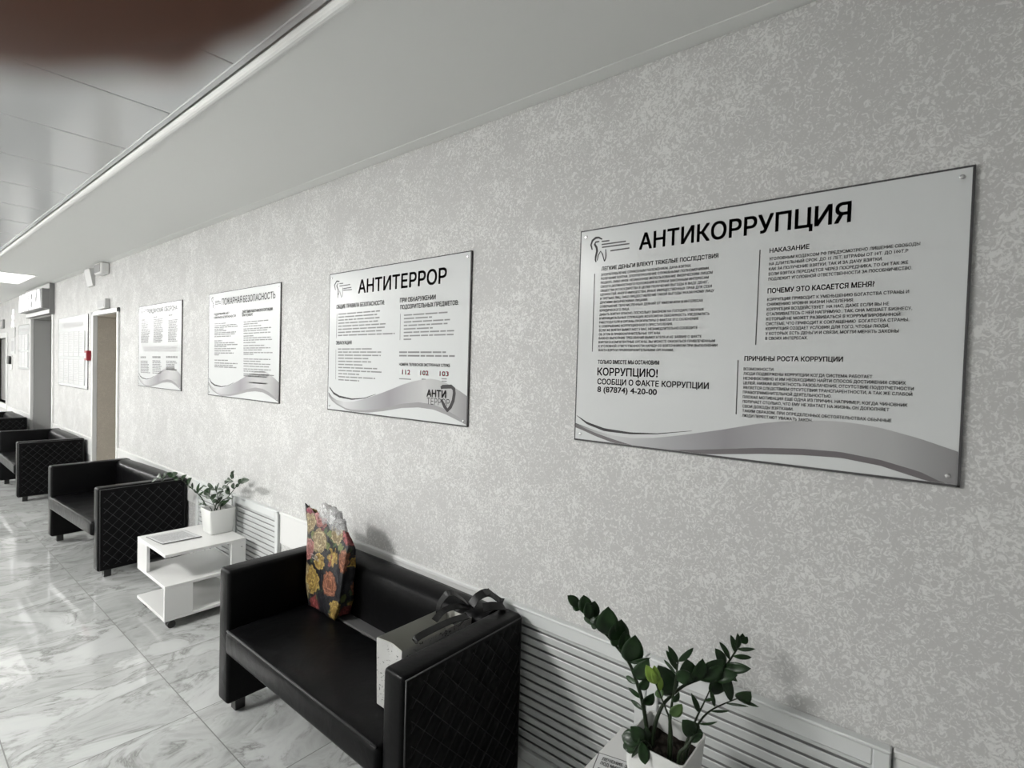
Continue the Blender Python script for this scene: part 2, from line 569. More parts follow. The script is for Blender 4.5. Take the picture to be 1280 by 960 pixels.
# ------------------------------------------------------------------ measured print and plant layouts (metres)
POSTER_DATA = {'rects': [(0.996, -0.03, 1.285, 2.005), (2.562, 1.518, 1.282, 2.003), (4.138, 3.092, 1.28, 2.006), (5.707, 4.664, 1.282, 1.999), (8.925, 7.476, 1.165, 2.019), (11.796, 10.904, 1.312, 2.021)], 'p1': {'title': [('АНТИКОРРУПЦИЯ', 0.775, 0.2035, 1.9167, 0.0501)], 'heading': [('ЛЕГКИЕ ДЕНЬГИ ВЛЕКУТ ТЯЖЕЛЫЕ ПОСЛЕДСТВИЯ', 0.9105, 0.5263, 1.8627, 0.0123), ('НАКАЗАНИЕ', 0.3884, 0.2926, 1.86, 0.0121), ('ПОЧЕМУ ЭТО КАСАЕТСЯ МЕНЯ?', 0.3891, 0.1474, 1.7502, 0.0131), ('ПРИЧИНЫ РОСТА КОРРУПЦИИ', 0.4424, 0.2064, 1.5654, 0.0126), ('ТОЛЬКО ВМЕСТЕ МЫ ОСТАНОВИМ', 0.9127, 0.6951, 1.5506, 0.0124), ('КОРРУПЦИЮ!', 0.9128, 0.6989, 1.5116, 0.0253), ('СООБЩИ О ФАКТЕ КОРРУПЦИИ', 0.9117, 0.5395, 1.4819, 0.0183), ('8 (87874) 4-20-00', 0.9107, 0.6995, 1.4558, 0.0188)], 'body': [[('ЗЛОУПОТРЕБЛЕНИЕ СЛУЖЕБНЫМ ПОЛОЖЕНИЕМ, ДАЧА ВЗЯТКИ,', 0.9113, 0.6053, 1.8447, 0.0077), ('ПОЛУЧЕНИЕ ВЗЯТКИ, ЗЛОУПОТРЕБЛЕНИЕ СЛУЖЕБНЫМИ ПОЛНОМОЧИЯМИ,', 0.9114, 0.5504, 1.8314, 0.0077), ('ПОДКУП, ЛИБО ИНОЕ НЕЗАКОННОЕ ИСПОЛЬЗОВАНИЕ ФИЗИЧЕСКИМ ЛИЦОМ', 0.9114, 0.5406, 1.8181, 0.0077), ('СВОЕГО ДОЛЖНОСТНОГО ПОЛОЖЕНИЯ ВОПРЕКИ ЗАКОННЫМ ИНТЕРЕСАМ', 0.9115, 0.5517, 1.8048, 0.0077), ('ОБЩЕСТВА И ГОСУДАРСТВА В ЦЕЛЯХ ПОЛУЧЕНИЯ ВЫГОДЫ В ВИДЕ ДЕНЕГ,', 0.9116, 0.5512, 1.7916, 0.0077), ('ЦЕННОСТЕЙ, ИНОГО ИМУЩЕСТВА, ИНЫХ ИМУЩЕСТВЕННЫХ ПРАВ ДЛЯ СЕБЯ', 0.9117, 0.5414, 1.7783, 0.0077), ('И ТРЕТЬИХ ЛИЦ, ЛИБО ПРЕДОСТАВЛЕНИЕ ТАКОЙ ВЫГОДЫ УКАЗАННОМУ ЛИЦУ', 0.9117, 0.534, 1.765, 0.0077), ('ДРУГИМИ ФИЗИЧЕСКИМИ ЛИЦАМИ.', 0.9118, 0.7399, 1.7517, 0.0077), ('СОВЕРШЕНИЕ ПЕРЕЧИСЛЕННЫХ ДЕЯНИЙ ОТ ИМЕНИ ИЛИ В ИНТЕРЕСАХ', 0.9119, 0.5655, 1.7384, 0.0077), ('ЮРИДИЧЕСКОГО ЛИЦА.', 0.912, 0.8025, 1.7251, 0.0077), ('ДАВАТЬ ВЗЯТКУ ОПАСНО, ПОСКОЛЬКУ ЗАКОНОМ НА ГОСУДАРСТВЕННЫХ', 0.912, 0.5622, 1.7119, 0.0077), ('И МУНИЦИПАЛЬНЫХ СЛУЖАЩИХ ВОЗЛОЖЕНА ОБЯЗАННОСТЬ УВЕДОМЛЯТЬ', 0.9121, 0.5453, 1.6986, 0.0077), ('РАБОТОДАТЕЛЯ И ОРГАНЫ ПРОКУРАТУРЫ О ФАКТАХ ЕГО СКЛОНЕНИЯ', 0.9122, 0.5777, 1.6853, 0.0077), ('К СОВЕРШЕНИЮ КОРРУПЦИОННОГО ПРЕСТУПЛЕНИЯ.', 0.9123, 0.6558, 1.672, 0.0077), ('ЕСЛИ ЖЕ ВЗЯТКУ ВЫМОГАЮТ У ВАС, НЕЗАМЕДЛИТЕЛЬНО СООБЩИТЕ', 0.9123, 0.5791, 1.6587, 0.0077), ('ОБ ЭТОМ В ПРАВООХРАНИТЕЛЬНЫЕ ОРГАНЫ.', 0.9124, 0.6934, 1.6454, 0.0077), ('ВАЖНО! ВЫПОЛНИВ ТРЕБОВАНИЯ ВЫМОГАТЕЛЯ И НЕ ЗАЯВИВ О ФАКТЕ', 0.9125, 0.5662, 1.6322, 0.0077), ('ВЗЯТКИ В КОМПЕТЕНТНЫЕ ОРГАНЫ, ВЫ МОЖЕТЕ ОКАЗАТЬСЯ ПРИВЛЕЧЕННЫМ', 0.9126, 0.5262, 1.6189, 0.0077), ('К УГОЛОВНОЙ ОТВЕТСТВЕННОСТИ НАРЯДУ СО ВЗЯТОЧНИКОМ ПРИ ВЫПОЛНЕНИИ', 0.9126, 0.5189, 1.6056, 0.0077), ('ФАКТА ВЗЯТКИ ПРАВООХРАНИТЕЛЬНЫМИ ОРГАНАМИ.', 0.9127, 0.6503, 1.5923, 0.0077)], [('УГОЛОВНЫМ КОДЕКСОМ РФ ПРЕДУСМОТРЕНО ЛИШЕНИЕ СВОБОДЫ', 0.3885, 0.0619, 1.8396, 0.0078), ('НА ДЛИТЕЛЬНЫЙ СРОК: ДО 15 ЛЕТ, ШТРАФЫ ОТ 10Т. ДО 100Т.Р', 0.3885, 0.0838, 1.8259, 0.0078), ('КАК ЗА ПОЛУЧЕНИЕ ВЗЯТКИ, ТАК И ЗА ДАЧУ ВЗЯТКИ.', 0.3884, 0.133, 1.8122, 0.0078), ('ЕСЛИ ВЗЯТКА ПЕРЕДАЕТСЯ ЧЕРЕЗ ПОСРЕДНИКА, ТО ОН ТАК ЖЕ', 0.3884, 0.0828, 1.7984, 0.0078), ('ПОДЛЕЖИТ УГОЛОВНОЙ ОТВЕТСТВЕННОСТИ ЗА ПОСОБНИЧЕСТВО.', 0.3884, 0.0747, 1.7847, 0.0078)], [('КОРРУПЦИЯ ПРИВОДИТ К УМЕНЬШЕНИЮ БОГАТСТВА СТРАНЫ И', 0.3893, 0.0786, 1.7291, 0.0079), ('СНИЖЕНИЮ УРОВНЯ ЖИЗНИ НАСЕЛЕНИЯ.', 0.3894, 0.1882, 1.7158, 0.0079), ('КОРРУПЦИЯ ВОЗДЕЙСТВУЕТ  НА НАС, ДАЖЕ ЕСЛИ ВЫ НЕ', 0.3896, 0.1161, 1.7026, 0.0079), ('СТАЛКИВАЕТЕСЬ С НЕЙ НАПРЯМУЮ . ТАК, ОНА МЕШАЕТ БИЗНЕСУ,', 0.3897, 0.0711, 1.6894, 0.0079), ('КОТОРЫЙ НЕ МОЖЕТ РАЗВИВАТЬСЯ В КОРРУМПИРОВАННОЙ', 0.3899, 0.0934, 1.6761, 0.0079), ('СИСТЕМЕ, ЧТО ПРИВОДИТ К СОКРАЩЕНИЮ  БОГАТСТВА СТРАНЫ.', 0.39, 0.0761, 1.6628, 0.0079), ('КОРРУПЦИЯ СОЗДАЕТ УСЛОВИЯ ДЛЯ ТОГО, ЧТОБЫ ЛЮДИ,', 0.3901, 0.1141, 1.6496, 0.0079), ('У КОТОРЫХ ЕСТЬ ДЕНЬГИ И СВЯЗИ, МОГЛИ МЕНЯТЬ ЗАКОНЫ', 0.3903, 0.0949, 1.6364, 0.0079), ('В СВОИХ ИНТЕРЕСАХ.', 0.3904, 0.2873, 1.6231, 0.0079)], [('ВОЗМОЖНОСТИ:', 0.4436, 0.365, 1.5385, 0.0079), ('ЛЮДИ ПОДВЕРЖЕНЫ КОРРУПЦИИ КОГДА СИСТЕМА РАБОТАЕТ', 0.4435, 0.1429, 1.5254, 0.0079), ('НЕЭФФЕКТИВНО И ИМ НЕОБХОДИМО НАЙТИ СПОСОБ ДОСТИЖЕНИЯ СВОИХ', 0.4435, 0.0764, 1.5123, 0.0079), ('ЦЕЛЕЙ. НИЗКАЯ ВЕРОЯТНОСТЬ РАЗОБЛАЧЕНИЯ, ОТСУТСТВИЕ ПОДОТЧЕТНОСТИ', 0.4434, 0.0608, 1.4993, 0.0079), ('ЯВЛЯЕТСЯ СЛЕДСТВИЕМ ОТСУТСТВИЯ ТРАНСПАРЕНТНОСТИ, А ТАК ЖЕ СЛАБОЙ', 0.4433, 0.0633, 1.4862, 0.0079), ('ПРАВОПРИМЕНИТЕЛЬНОЙ ДЕЯТЕЛЬНОСТЬЮ.', 0.4432, 0.2273, 1.4731, 0.0079), ('ПЛОХАЯ МОТИВАЦИЯ ЕЩЕ ОДНА ИЗ ПРИЧИН. НАПРИМЕР, КОГДА ЧИНОВНИК', 0.4432, 0.0713, 1.46, 0.0079), ('ПОЛУЧАЕТ СТОЛЬКО, ЧТО ЕМУ НЕ ХВАТАЕТ НА ЖИЗНЬ, ОН ДОПОЛНЯЕТ', 0.4431, 0.1063, 1.4469, 0.0079), ('СВОИ ДОХОДЫ ВЗЯТКАМИ.', 0.443, 0.3141, 1.4339, 0.0079), ('ТАКИМ ОБРАЗОМ, ПРИ ОПРЕДЕЛЕННЫХ ОБСТОЯТЕЛЬСТВАХ ОБЫЧНЫЕ', 0.443, 0.1006, 1.4208, 0.0079), ('ЛЮДИ ПЕРЕСТАЮТ УВАЖАТЬ ЗАКОН.', 0.4429, 0.2681, 1.4077, 0.0079)]], 'rules': [((0.9364, 1.8545), (0.9359, 1.591)), ((0.4131, 1.8712), (0.4146, 1.6095)), ((0.4597, 1.5671), (0.4593, 1.4132))], 'tooth': [[(0.9489, 1.9366), (0.9545, 1.9542), (0.9489, 1.9682), (0.937, 1.9754), (0.9249, 1.975), (0.9115, 1.9674)], [(0.922, 1.9615), (0.9365, 1.9613), (0.9398, 1.9544), (0.9321, 1.9419), (0.93, 1.9301), (0.9346, 1.9118), (0.9354, 1.9014), (0.9327, 1.8937)], [(0.9281, 1.8985), (0.9251, 1.9149), (0.916, 1.9284), (0.9084, 1.9171), (0.9004, 1.8923)], [(0.9004, 1.8923), (0.8965, 1.9012), (0.8952, 1.9114), (0.8972, 1.9324)]], 'bars': [[(0.9136, 1.9604), (0.8841, 1.9592)], [(0.9132, 1.9499), (0.8233, 1.9494)], [(0.9117, 1.9404), (0.8107, 1.9398)], [(0.8793, 1.925), (0.8102, 1.9257)]], 'band_top': [(0.9957, 1.3437), (0.9565, 1.3346), (0.912, 1.3237), (0.8479, 1.3139), (0.7758, 1.3126), (0.7076, 1.3205), (0.6431, 1.3326), (0.5698, 1.349), (0.5007, 1.365), (0.4042, 1.3907), (0.344, 1.4024), (0.296, 1.4085), (0.241, 1.4135), (0.1972, 1.4137), (0.1549, 1.4103), (0.1142, 1.4042), (0.0446, 1.3872), (-0.0248, 1.3647)], 'band_mid': [(0.9956, 1.3409), (0.9562, 1.3278), (0.9117, 1.3156), (0.8475, 1.302), (0.7749, 1.289), (0.6644, 1.2878), (0.5799, 1.2978), (0.4987, 1.3097), (0.3914, 1.3256), (0.2932, 1.3348), (0.2029, 1.3372), (0.1192, 1.3278), (0.0416, 1.3098), (-0.0069, 1.2875)], 'band_low': [(0.9985, 1.3295), (0.9558, 1.3182), (0.9113, 1.3048), (0.8471, 1.2901), (0.7745, 1.2787), (0.6639, 1.2743), (0.5794, 1.2847), (0.4981, 1.2947), (0.3908, 1.3091), (0.2926, 1.318), (0.2023, 1.3221), (0.1187, 1.3133), (0.0261, 1.2897), (0.0115, 1.2846)], 'cres': [(0.9901, 1.3706), (0.9475, 1.3505), (0.8787, 1.3349), (0.7849, 1.3306), (0.695, 1.336), (0.5845, 1.3548)], 'cres2': [(0.9901, 1.3692), (0.9472, 1.3423), (0.8783, 1.325), (0.7847, 1.3242), (0.6949, 1.3331), (0.5844, 1.3536)]}, 'p2': {'title': [('АНТИТЕРРОР', 2.3015, 1.6627, 1.8849, 0.065)], 'heading': [('ОБЩИЕ ПРАВИЛА БЕЗОПАСНОСТИ:', 2.4955, 2.0871, 1.8165, 0.021), ('ЭВАКУАЦИЯ', 2.4927, 2.3508, 1.6297, 0.0176), ('ПРИ ОБНАРУЖЕНИИ', 1.9703, 1.7279, 1.8188, 0.02), ('ПОДОЗРИТЕЛЬНЫХ ПРЕДМЕТОВ:', 1.9675, 1.5869, 1.7873, 0.0192), ('НОМЕРА ТЕЛЕФОНОВ ЭКСТРЕННЫХ СЛУЖБ', 1.9657, 1.6277, 1.5268, 0.0125)], 'red': [('112', 1.9428, 1.886, 1.4873, 0.0218), ('102', 1.8156, 1.7624, 1.4872, 0.021), ('103', 1.69, 1.6355, 1.4875, 0.0203)], 'lines': [[('', 2.4757, 2.1202, 1.7846, 0.0063), ('', 2.4757, 2.1417, 1.7687, 0.0063), ('', 2.4756, 2.1159, 1.7528, 0.0063), ('', 2.4756, 2.1342, 1.7369, 0.0063), ('', 2.4756, 2.0744, 1.7211, 0.0063), ('', 2.4756, 2.08, 1.7052, 0.0063), ('', 2.4755, 2.1043, 1.6893, 0.0063), ('', 2.4755, 2.0033, 1.6734, 0.0063)], [('', 2.473, 2.171, 1.6023, 0.0063), ('', 2.4721, 2.1037, 1.5863, 0.0063), ('', 2.4711, 2.1063, 1.5702, 0.0063), ('', 2.4702, 2.2052, 1.5542, 0.0063), ('', 2.4692, 2.1784, 1.5382, 0.0063), ('', 2.4683, 2.2539, 1.5221, 0.0063), ('', 2.4674, 2.1323, 1.5061, 0.0063), ('', 2.4664, 2.0971, 1.4901, 0.0063), ('', 2.4655, 2.2794, 1.4741, 0.0063), ('', 2.4645, 2.1466, 1.458, 0.0063), ('', 2.4636, 2.2782, 1.442, 0.0063)], [('', 1.9392, 1.6457, 1.7555, 0.0062), ('', 1.939, 1.7482, 1.7397, 0.0062), ('', 1.9389, 1.6348, 1.7239, 0.0062), ('', 1.9387, 1.6489, 1.7081, 0.0062), ('', 1.9386, 1.7413, 1.6922, 0.0062), ('', 1.9384, 1.6018, 1.6764, 0.0062), ('', 1.9383, 1.6108, 1.6606, 0.0062), ('', 1.9381, 1.8844, 1.6448, 0.0062)], [('', 1.9678, 1.6542, 1.5853, 0.0074), ('', 1.9672, 1.6003, 1.5693, 0.0074)], [('', 1.9634, 1.8695, 1.4638, 0.0044)], [('', 1.8068, 1.7696, 1.4671, 0.0043)], [('', 1.6775, 1.6453, 1.4731, 0.0041), ('', 1.6771, 1.6449, 1.4628, 0.0041)]], 'rules': [((2.4886, 1.791), (2.4901, 1.6632)), ((2.4917, 1.6023), (2.4885, 1.4467)), ((1.9656, 1.767), (1.9641, 1.6451))], 'shield': [(1.6804, 1.4353), (1.6692, 1.4409), (1.6159, 1.4439), (1.6001, 1.4349), (1.5972, 1.4158), (1.6027, 1.3847), (1.6183, 1.3566), (1.6361, 1.3418), (1.6548, 1.3581), (1.6758, 1.3863)], 'stamp': [('АНТИ', 1.7691, 1.6478, 1.3944, 0.0302), ('ТЕРРОР', 1.7678, 1.624, 1.3602, 0.0296)], 'tooth': [[(2.507, 1.9158), (2.5174, 1.9428), (2.4969, 1.9621), (2.4712, 1.9586)], [(2.4825, 1.9498), (2.4961, 1.9378), (2.4812, 1.9138), (2.4855, 1.8718)], [(2.4803, 1.8877), (2.4671, 1.9095), (2.4509, 1.8728)], [(2.4429, 1.8755), (2.4401, 1.9237)]], 'bars': [[(2.4708, 1.9469), (2.4363, 1.946)], [(2.4703, 1.9338), (2.3741, 1.9345)], [(2.4353, 1.9182), (2.3626, 1.919)], [(2.435, 1.9091), (2.3567, 1.9078)]], 'band_top': [(2.5549, 1.376), (2.5209, 1.3522), (2.4749, 1.3378), (2.3938, 1.333), (2.3229, 1.3384), (2.2513, 1.3527), (2.1629, 1.3753), (2.0813, 1.3965), (2.009, 1.418), (1.9416, 1.4387), (1.8775, 1.4546), (1.8122, 1.4662), (1.7463, 1.473), (1.6974, 1.469), (1.6521, 1.4586), (1.5739, 1.4315), (1.5173, 1.4062)], 'band_mid': [(2.5547, 1.3696), (2.5204, 1.3394), (2.4743, 1.321), (2.3926, 1.3012), (2.3355, 1.2969), (2.228, 1.3012), (2.1541, 1.3103), (2.0787, 1.3224), (1.9385, 1.3514), (1.8247, 1.3653), (1.7262, 1.3618), (1.648, 1.3455), (1.5555, 1.313), (1.5178, 1.2943)], 'band_low': [(2.5541, 1.3547), (2.5201, 1.3309), (2.474, 1.3126), (2.3924, 1.293), (2.3351, 1.2855), (2.1991, 1.2914), (2.1409, 1.2987), (2.0782, 1.3071), (1.9378, 1.3318), (1.8239, 1.3417), (1.7254, 1.3392), (1.6472, 1.3241), (1.555, 1.2994), (1.5222, 1.289)], 'cres': [(2.5459, 1.4064), (2.5065, 1.3784), (2.4504, 1.3622), (2.3374, 1.3531), (2.2302, 1.363), (2.1392, 1.3863)], 'cres2': [(2.5456, 1.3978), (2.5061, 1.3669), (2.4501, 1.3518), (2.3372, 1.3461), (2.23, 1.3591), (2.1391, 1.3843)]}, 'p3': {'title': [('ПОЖАРНАЯ', 3.9214, 3.6108, 1.9164, 0.0445), ('БЕЗОПАСНОСТЬ', 3.5897, 3.1571, 1.916, 0.042)], 'heading': [('ПОДДЕРЖАНИЕ МЕР', 4.0618, 3.7994, 1.8488, 0.0171), ('ПОЖАРНОЙ БЕЗОПАСНОСТИ', 4.061, 3.6996, 1.8246, 0.0171), ('ДЕЙСТВИЯ РАБОТНИКОВ В СИТУАЦИИ', 3.6047, 3.1896, 1.8447, 0.0179), ('ПРИ ПОЖАРЕ', 3.6039, 3.4516, 1.8214, 0.0179)], 'lines': [[('', 4.0426, 3.8425, 1.7857, 0.0074), ('', 4.0422, 3.6827, 1.7716, 0.0074), ('', 4.0417, 3.6651, 1.7585, 0.0074), ('', 4.0413, 3.887, 1.7464, 0.0074), ('', 4.0409, 3.8407, 1.7343, 0.0074), ('', 4.0405, 3.6896, 1.7212, 0.0074), ('', 4.0401, 3.7065, 1.7091, 0.0074), ('', 4.0396, 3.772, 1.695, 0.0074)], [('', 4.0386, 3.9075, 1.6648, 0.0074), ('', 4.0381, 3.7089, 1.6497, 0.0074), ('', 4.0377, 3.6653, 1.6366, 0.0074), ('', 4.0373, 3.8371, 1.6245, 0.0074), ('', 4.0368, 3.6923, 1.6094, 0.0074), ('', 4.0363, 3.7686, 1.5943, 0.0074), ('', 4.0358, 3.724, 1.5792, 0.0074), ('', 4.0353, 3.9512, 1.5661, 0.0074)], [('', 4.0341, 3.8112, 1.5288, 0.0074), ('', 4.0334, 3.661, 1.5087, 0.0074), ('', 4.0329, 3.732, 1.4936, 0.0074), ('', 4.0325, 3.6665, 1.4815, 0.0074)], [('', 3.5817, 3.2416, 1.7825, 0.0068), ('', 3.5813, 3.3719, 1.7686, 0.0068), ('', 3.5808, 3.3334, 1.7537, 0.0068), ('', 3.5802, 3.2038, 1.737, 0.0068), ('', 3.5798, 3.2523, 1.724, 0.0068), ('', 3.5792, 3.2118, 1.7082, 0.0068), ('', 3.5786, 3.4373, 1.6906, 0.0068), ('', 3.5782, 3.2018, 1.6776, 0.0068), ('', 3.5777, 3.1887, 1.6636, 0.0068), ('', 3.5772, 3.3967, 1.6478, 0.0068), ('', 3.5765, 3.2823, 1.6283, 0.0068), ('', 3.576, 3.2085, 1.6125, 0.0068), ('', 3.5755, 3.3187, 1.5995, 0.0068), ('', 3.575, 3.1806, 1.5828, 0.0068), ('', 3.5746, 3.4332, 1.5717, 0.0068)], [('', 3.5736, 3.2061, 1.541, 0.0068), ('', 3.5731, 3.3351, 1.5271, 0.0068), ('', 3.5725, 3.205, 1.5103, 0.0068), ('', 3.572, 3.2226, 1.4945, 0.0069), ('', 3.5714, 3.1984, 1.4759, 0.0069), ('', 3.5709, 3.2673, 1.462, 0.0068), ('', 3.5703, 3.158, 1.4434, 0.0068), ('', 3.5698, 3.2423, 1.4313, 0.0069)], [('', 3.4867, 3.2372, 1.3898, 0.0072)]], 'tooth': [[(4.0921, 1.9443), (4.1027, 1.9652), (4.0809, 1.979), (4.0612, 1.9757)], [(4.0658, 1.968), (4.085, 1.954), (4.0646, 1.9326), (4.0779, 1.89)], [(4.071, 1.9027), (4.0522, 1.9269), (4.0341, 1.8938)], [(4.0293, 1.8955), (4.0259, 1.9404)]], 'bars': [[(4.0359, 1.949), (3.964, 1.9486)], [(4.0356, 1.939), (3.9401, 1.9402)], [(4.0231, 1.9272), (3.9397, 1.9284)]]}, 'p4': {'title': [('ГРАЖДАНСКАЯ', 5.5046, 5.0837, 1.9267, 0.0397), ('ОБОРОНА', 5.0536, 4.7567, 1.9261, 0.0392)], 'heading': [], 'lines': [[('', 5.645, 5.4435, 1.854, 0.0086), ('', 5.6446, 5.4524, 1.841, 0.0087), ('', 5.6442, 5.4316, 1.828, 0.0087), ('', 5.6438, 5.448, 1.8151, 0.0086), ('', 5.6434, 5.4538, 1.8021, 0.0086), ('', 5.643, 5.43, 1.7891, 0.0087), ('', 5.6426, 5.3938, 1.7761, 0.0087), ('', 5.6422, 5.4015, 1.7632, 0.0086), ('', 5.6418, 5.4035, 1.7502, 0.0087), ('', 5.6414, 5.4409, 1.7372, 0.0087), ('', 5.641, 5.4185, 1.7243, 0.0086), ('', 5.6406, 5.4362, 1.7113, 0.0087), ('', 5.6402, 5.4431, 1.6983, 0.0087), ('', 5.6398, 5.4473, 1.6853, 0.0087), ('', 5.6394, 5.4393, 1.6724, 0.0086)], [('', 5.3183, 5.0699, 1.8645, 0.0083), ('', 5.3179, 5.0763, 1.8524, 0.0083), ('', 5.3175, 5.0774, 1.8403, 0.0083), ('', 5.3171, 5.0775, 1.8283, 0.0082), ('', 5.3167, 5.119, 1.8162, 0.0083), ('', 5.3163, 5.1106, 1.8041, 0.0083), ('', 5.316, 5.0882, 1.792, 0.0083), ('', 5.3156, 5.0806, 1.7799, 0.0083), ('', 5.3152, 5.0718, 1.7679, 0.0082), ('', 5.3148, 5.0697, 1.7558, 0.0083), ('', 5.3144, 5.1242, 1.7437, 0.0083), ('', 5.314, 5.0878, 1.7316, 0.0083), ('', 5.3137, 5.0828, 1.7195, 0.0083), ('', 5.3133, 5.0939, 1.7075, 0.0082), ('', 5.3129, 5.1163, 1.6954, 0.0083), ('', 5.3125, 5.0954, 1.6833, 0.0083), ('', 5.3121, 5.1217, 1.6712, 0.0083)], [('', 4.9653, 4.7488, 1.8452, 0.0079), ('', 4.9649, 4.7526, 1.833, 0.0079), ('', 4.9645, 4.7713, 1.8208, 0.0079), ('', 4.9641, 4.7858, 1.8086, 0.0079), ('', 4.9638, 4.7488, 1.7964, 0.0078), ('', 4.9634, 4.7686, 1.7841, 0.0079), ('', 4.963, 4.7496, 1.7719, 0.0079), ('', 4.9626, 4.7513, 1.7597, 0.0079), ('', 4.9622, 4.7713, 1.7475, 0.0079), ('', 4.9618, 4.7766, 1.7353, 0.0079), ('', 4.9614, 4.765, 1.7231, 0.0079), ('', 4.961, 4.7747, 1.7109, 0.0078), ('', 4.9606, 4.7907, 1.6986, 0.0079), ('', 4.9602, 4.7816, 1.6864, 0.0079), ('', 4.9598, 4.7506, 1.6742, 0.0079)], [('', 5.6459, 5.4572, 1.5034, 0.0086), ('', 5.6455, 5.4566, 1.4891, 0.0087), ('', 5.645, 5.4155, 1.4748, 0.0087), ('', 5.6446, 5.4392, 1.4605, 0.0087), ('', 5.6441, 5.421, 1.4462, 0.0087), ('', 5.6437, 5.425, 1.4319, 0.0087), ('', 5.6432, 5.4335, 1.4177, 0.0086), ('', 5.6428, 5.3876, 1.4034, 0.0087)], [('', 5.3323, 5.1357, 1.5094, 0.0083), ('', 5.3318, 5.1202, 1.4945, 0.0083), ('', 5.3313, 5.1342, 1.4796, 0.0083), ('', 5.3309, 5.1041, 1.4646, 0.0084), ('', 5.3304, 5.1282, 1.4497, 0.0084), ('', 5.3299, 5.1222, 1.4348, 0.0083), ('', 5.3295, 5.0949, 1.4199, 0.0083), ('', 5.329, 5.1237, 1.405, 0.0083)], [('', 4.9972, 4.7736, 1.5108, 0.0079), ('', 4.9967, 4.7494, 1.4972, 0.0079), ('', 4.9963, 4.8045, 1.4836, 0.0079), ('', 4.9958, 4.8068, 1.47, 0.0079), ('', 4.9954, 4.7947, 1.4564, 0.008), ('', 4.995, 4.7572, 1.4428, 0.008)], [('', 5.6298, 5.5409, 1.87, 0.0144)], [('', 5.3188, 5.2195, 1.8828, 0.0138)], [('', 4.96, 4.864, 1.8833, 0.0131)], [('', 5.6508, 5.5037, 1.5341, 0.0174)], [('', 5.3332, 5.1324, 1.5376, 0.0167)], [('', 4.9981, 4.7442, 1.5412, 0.0159)]], 'box': [(5.5915, 1.6401), (4.7474, 1.64), (4.7921, 1.5927), (5.5322, 1.593)], 'tooth': [[(5.6322, 1.9465), (5.6486, 1.969), (5.6217, 1.9829), (5.5942, 1.9764)], [(5.6018, 1.9705), (5.6247, 1.9551), (5.6079, 1.9162)], [(5.6006, 1.9324), (5.5743, 1.9564), (5.5541, 1.9239)]], 'bars': [[(5.5707, 1.9651), (5.5096, 1.9645)], [(5.5703, 1.9524), (5.5168, 1.9523)]]}}
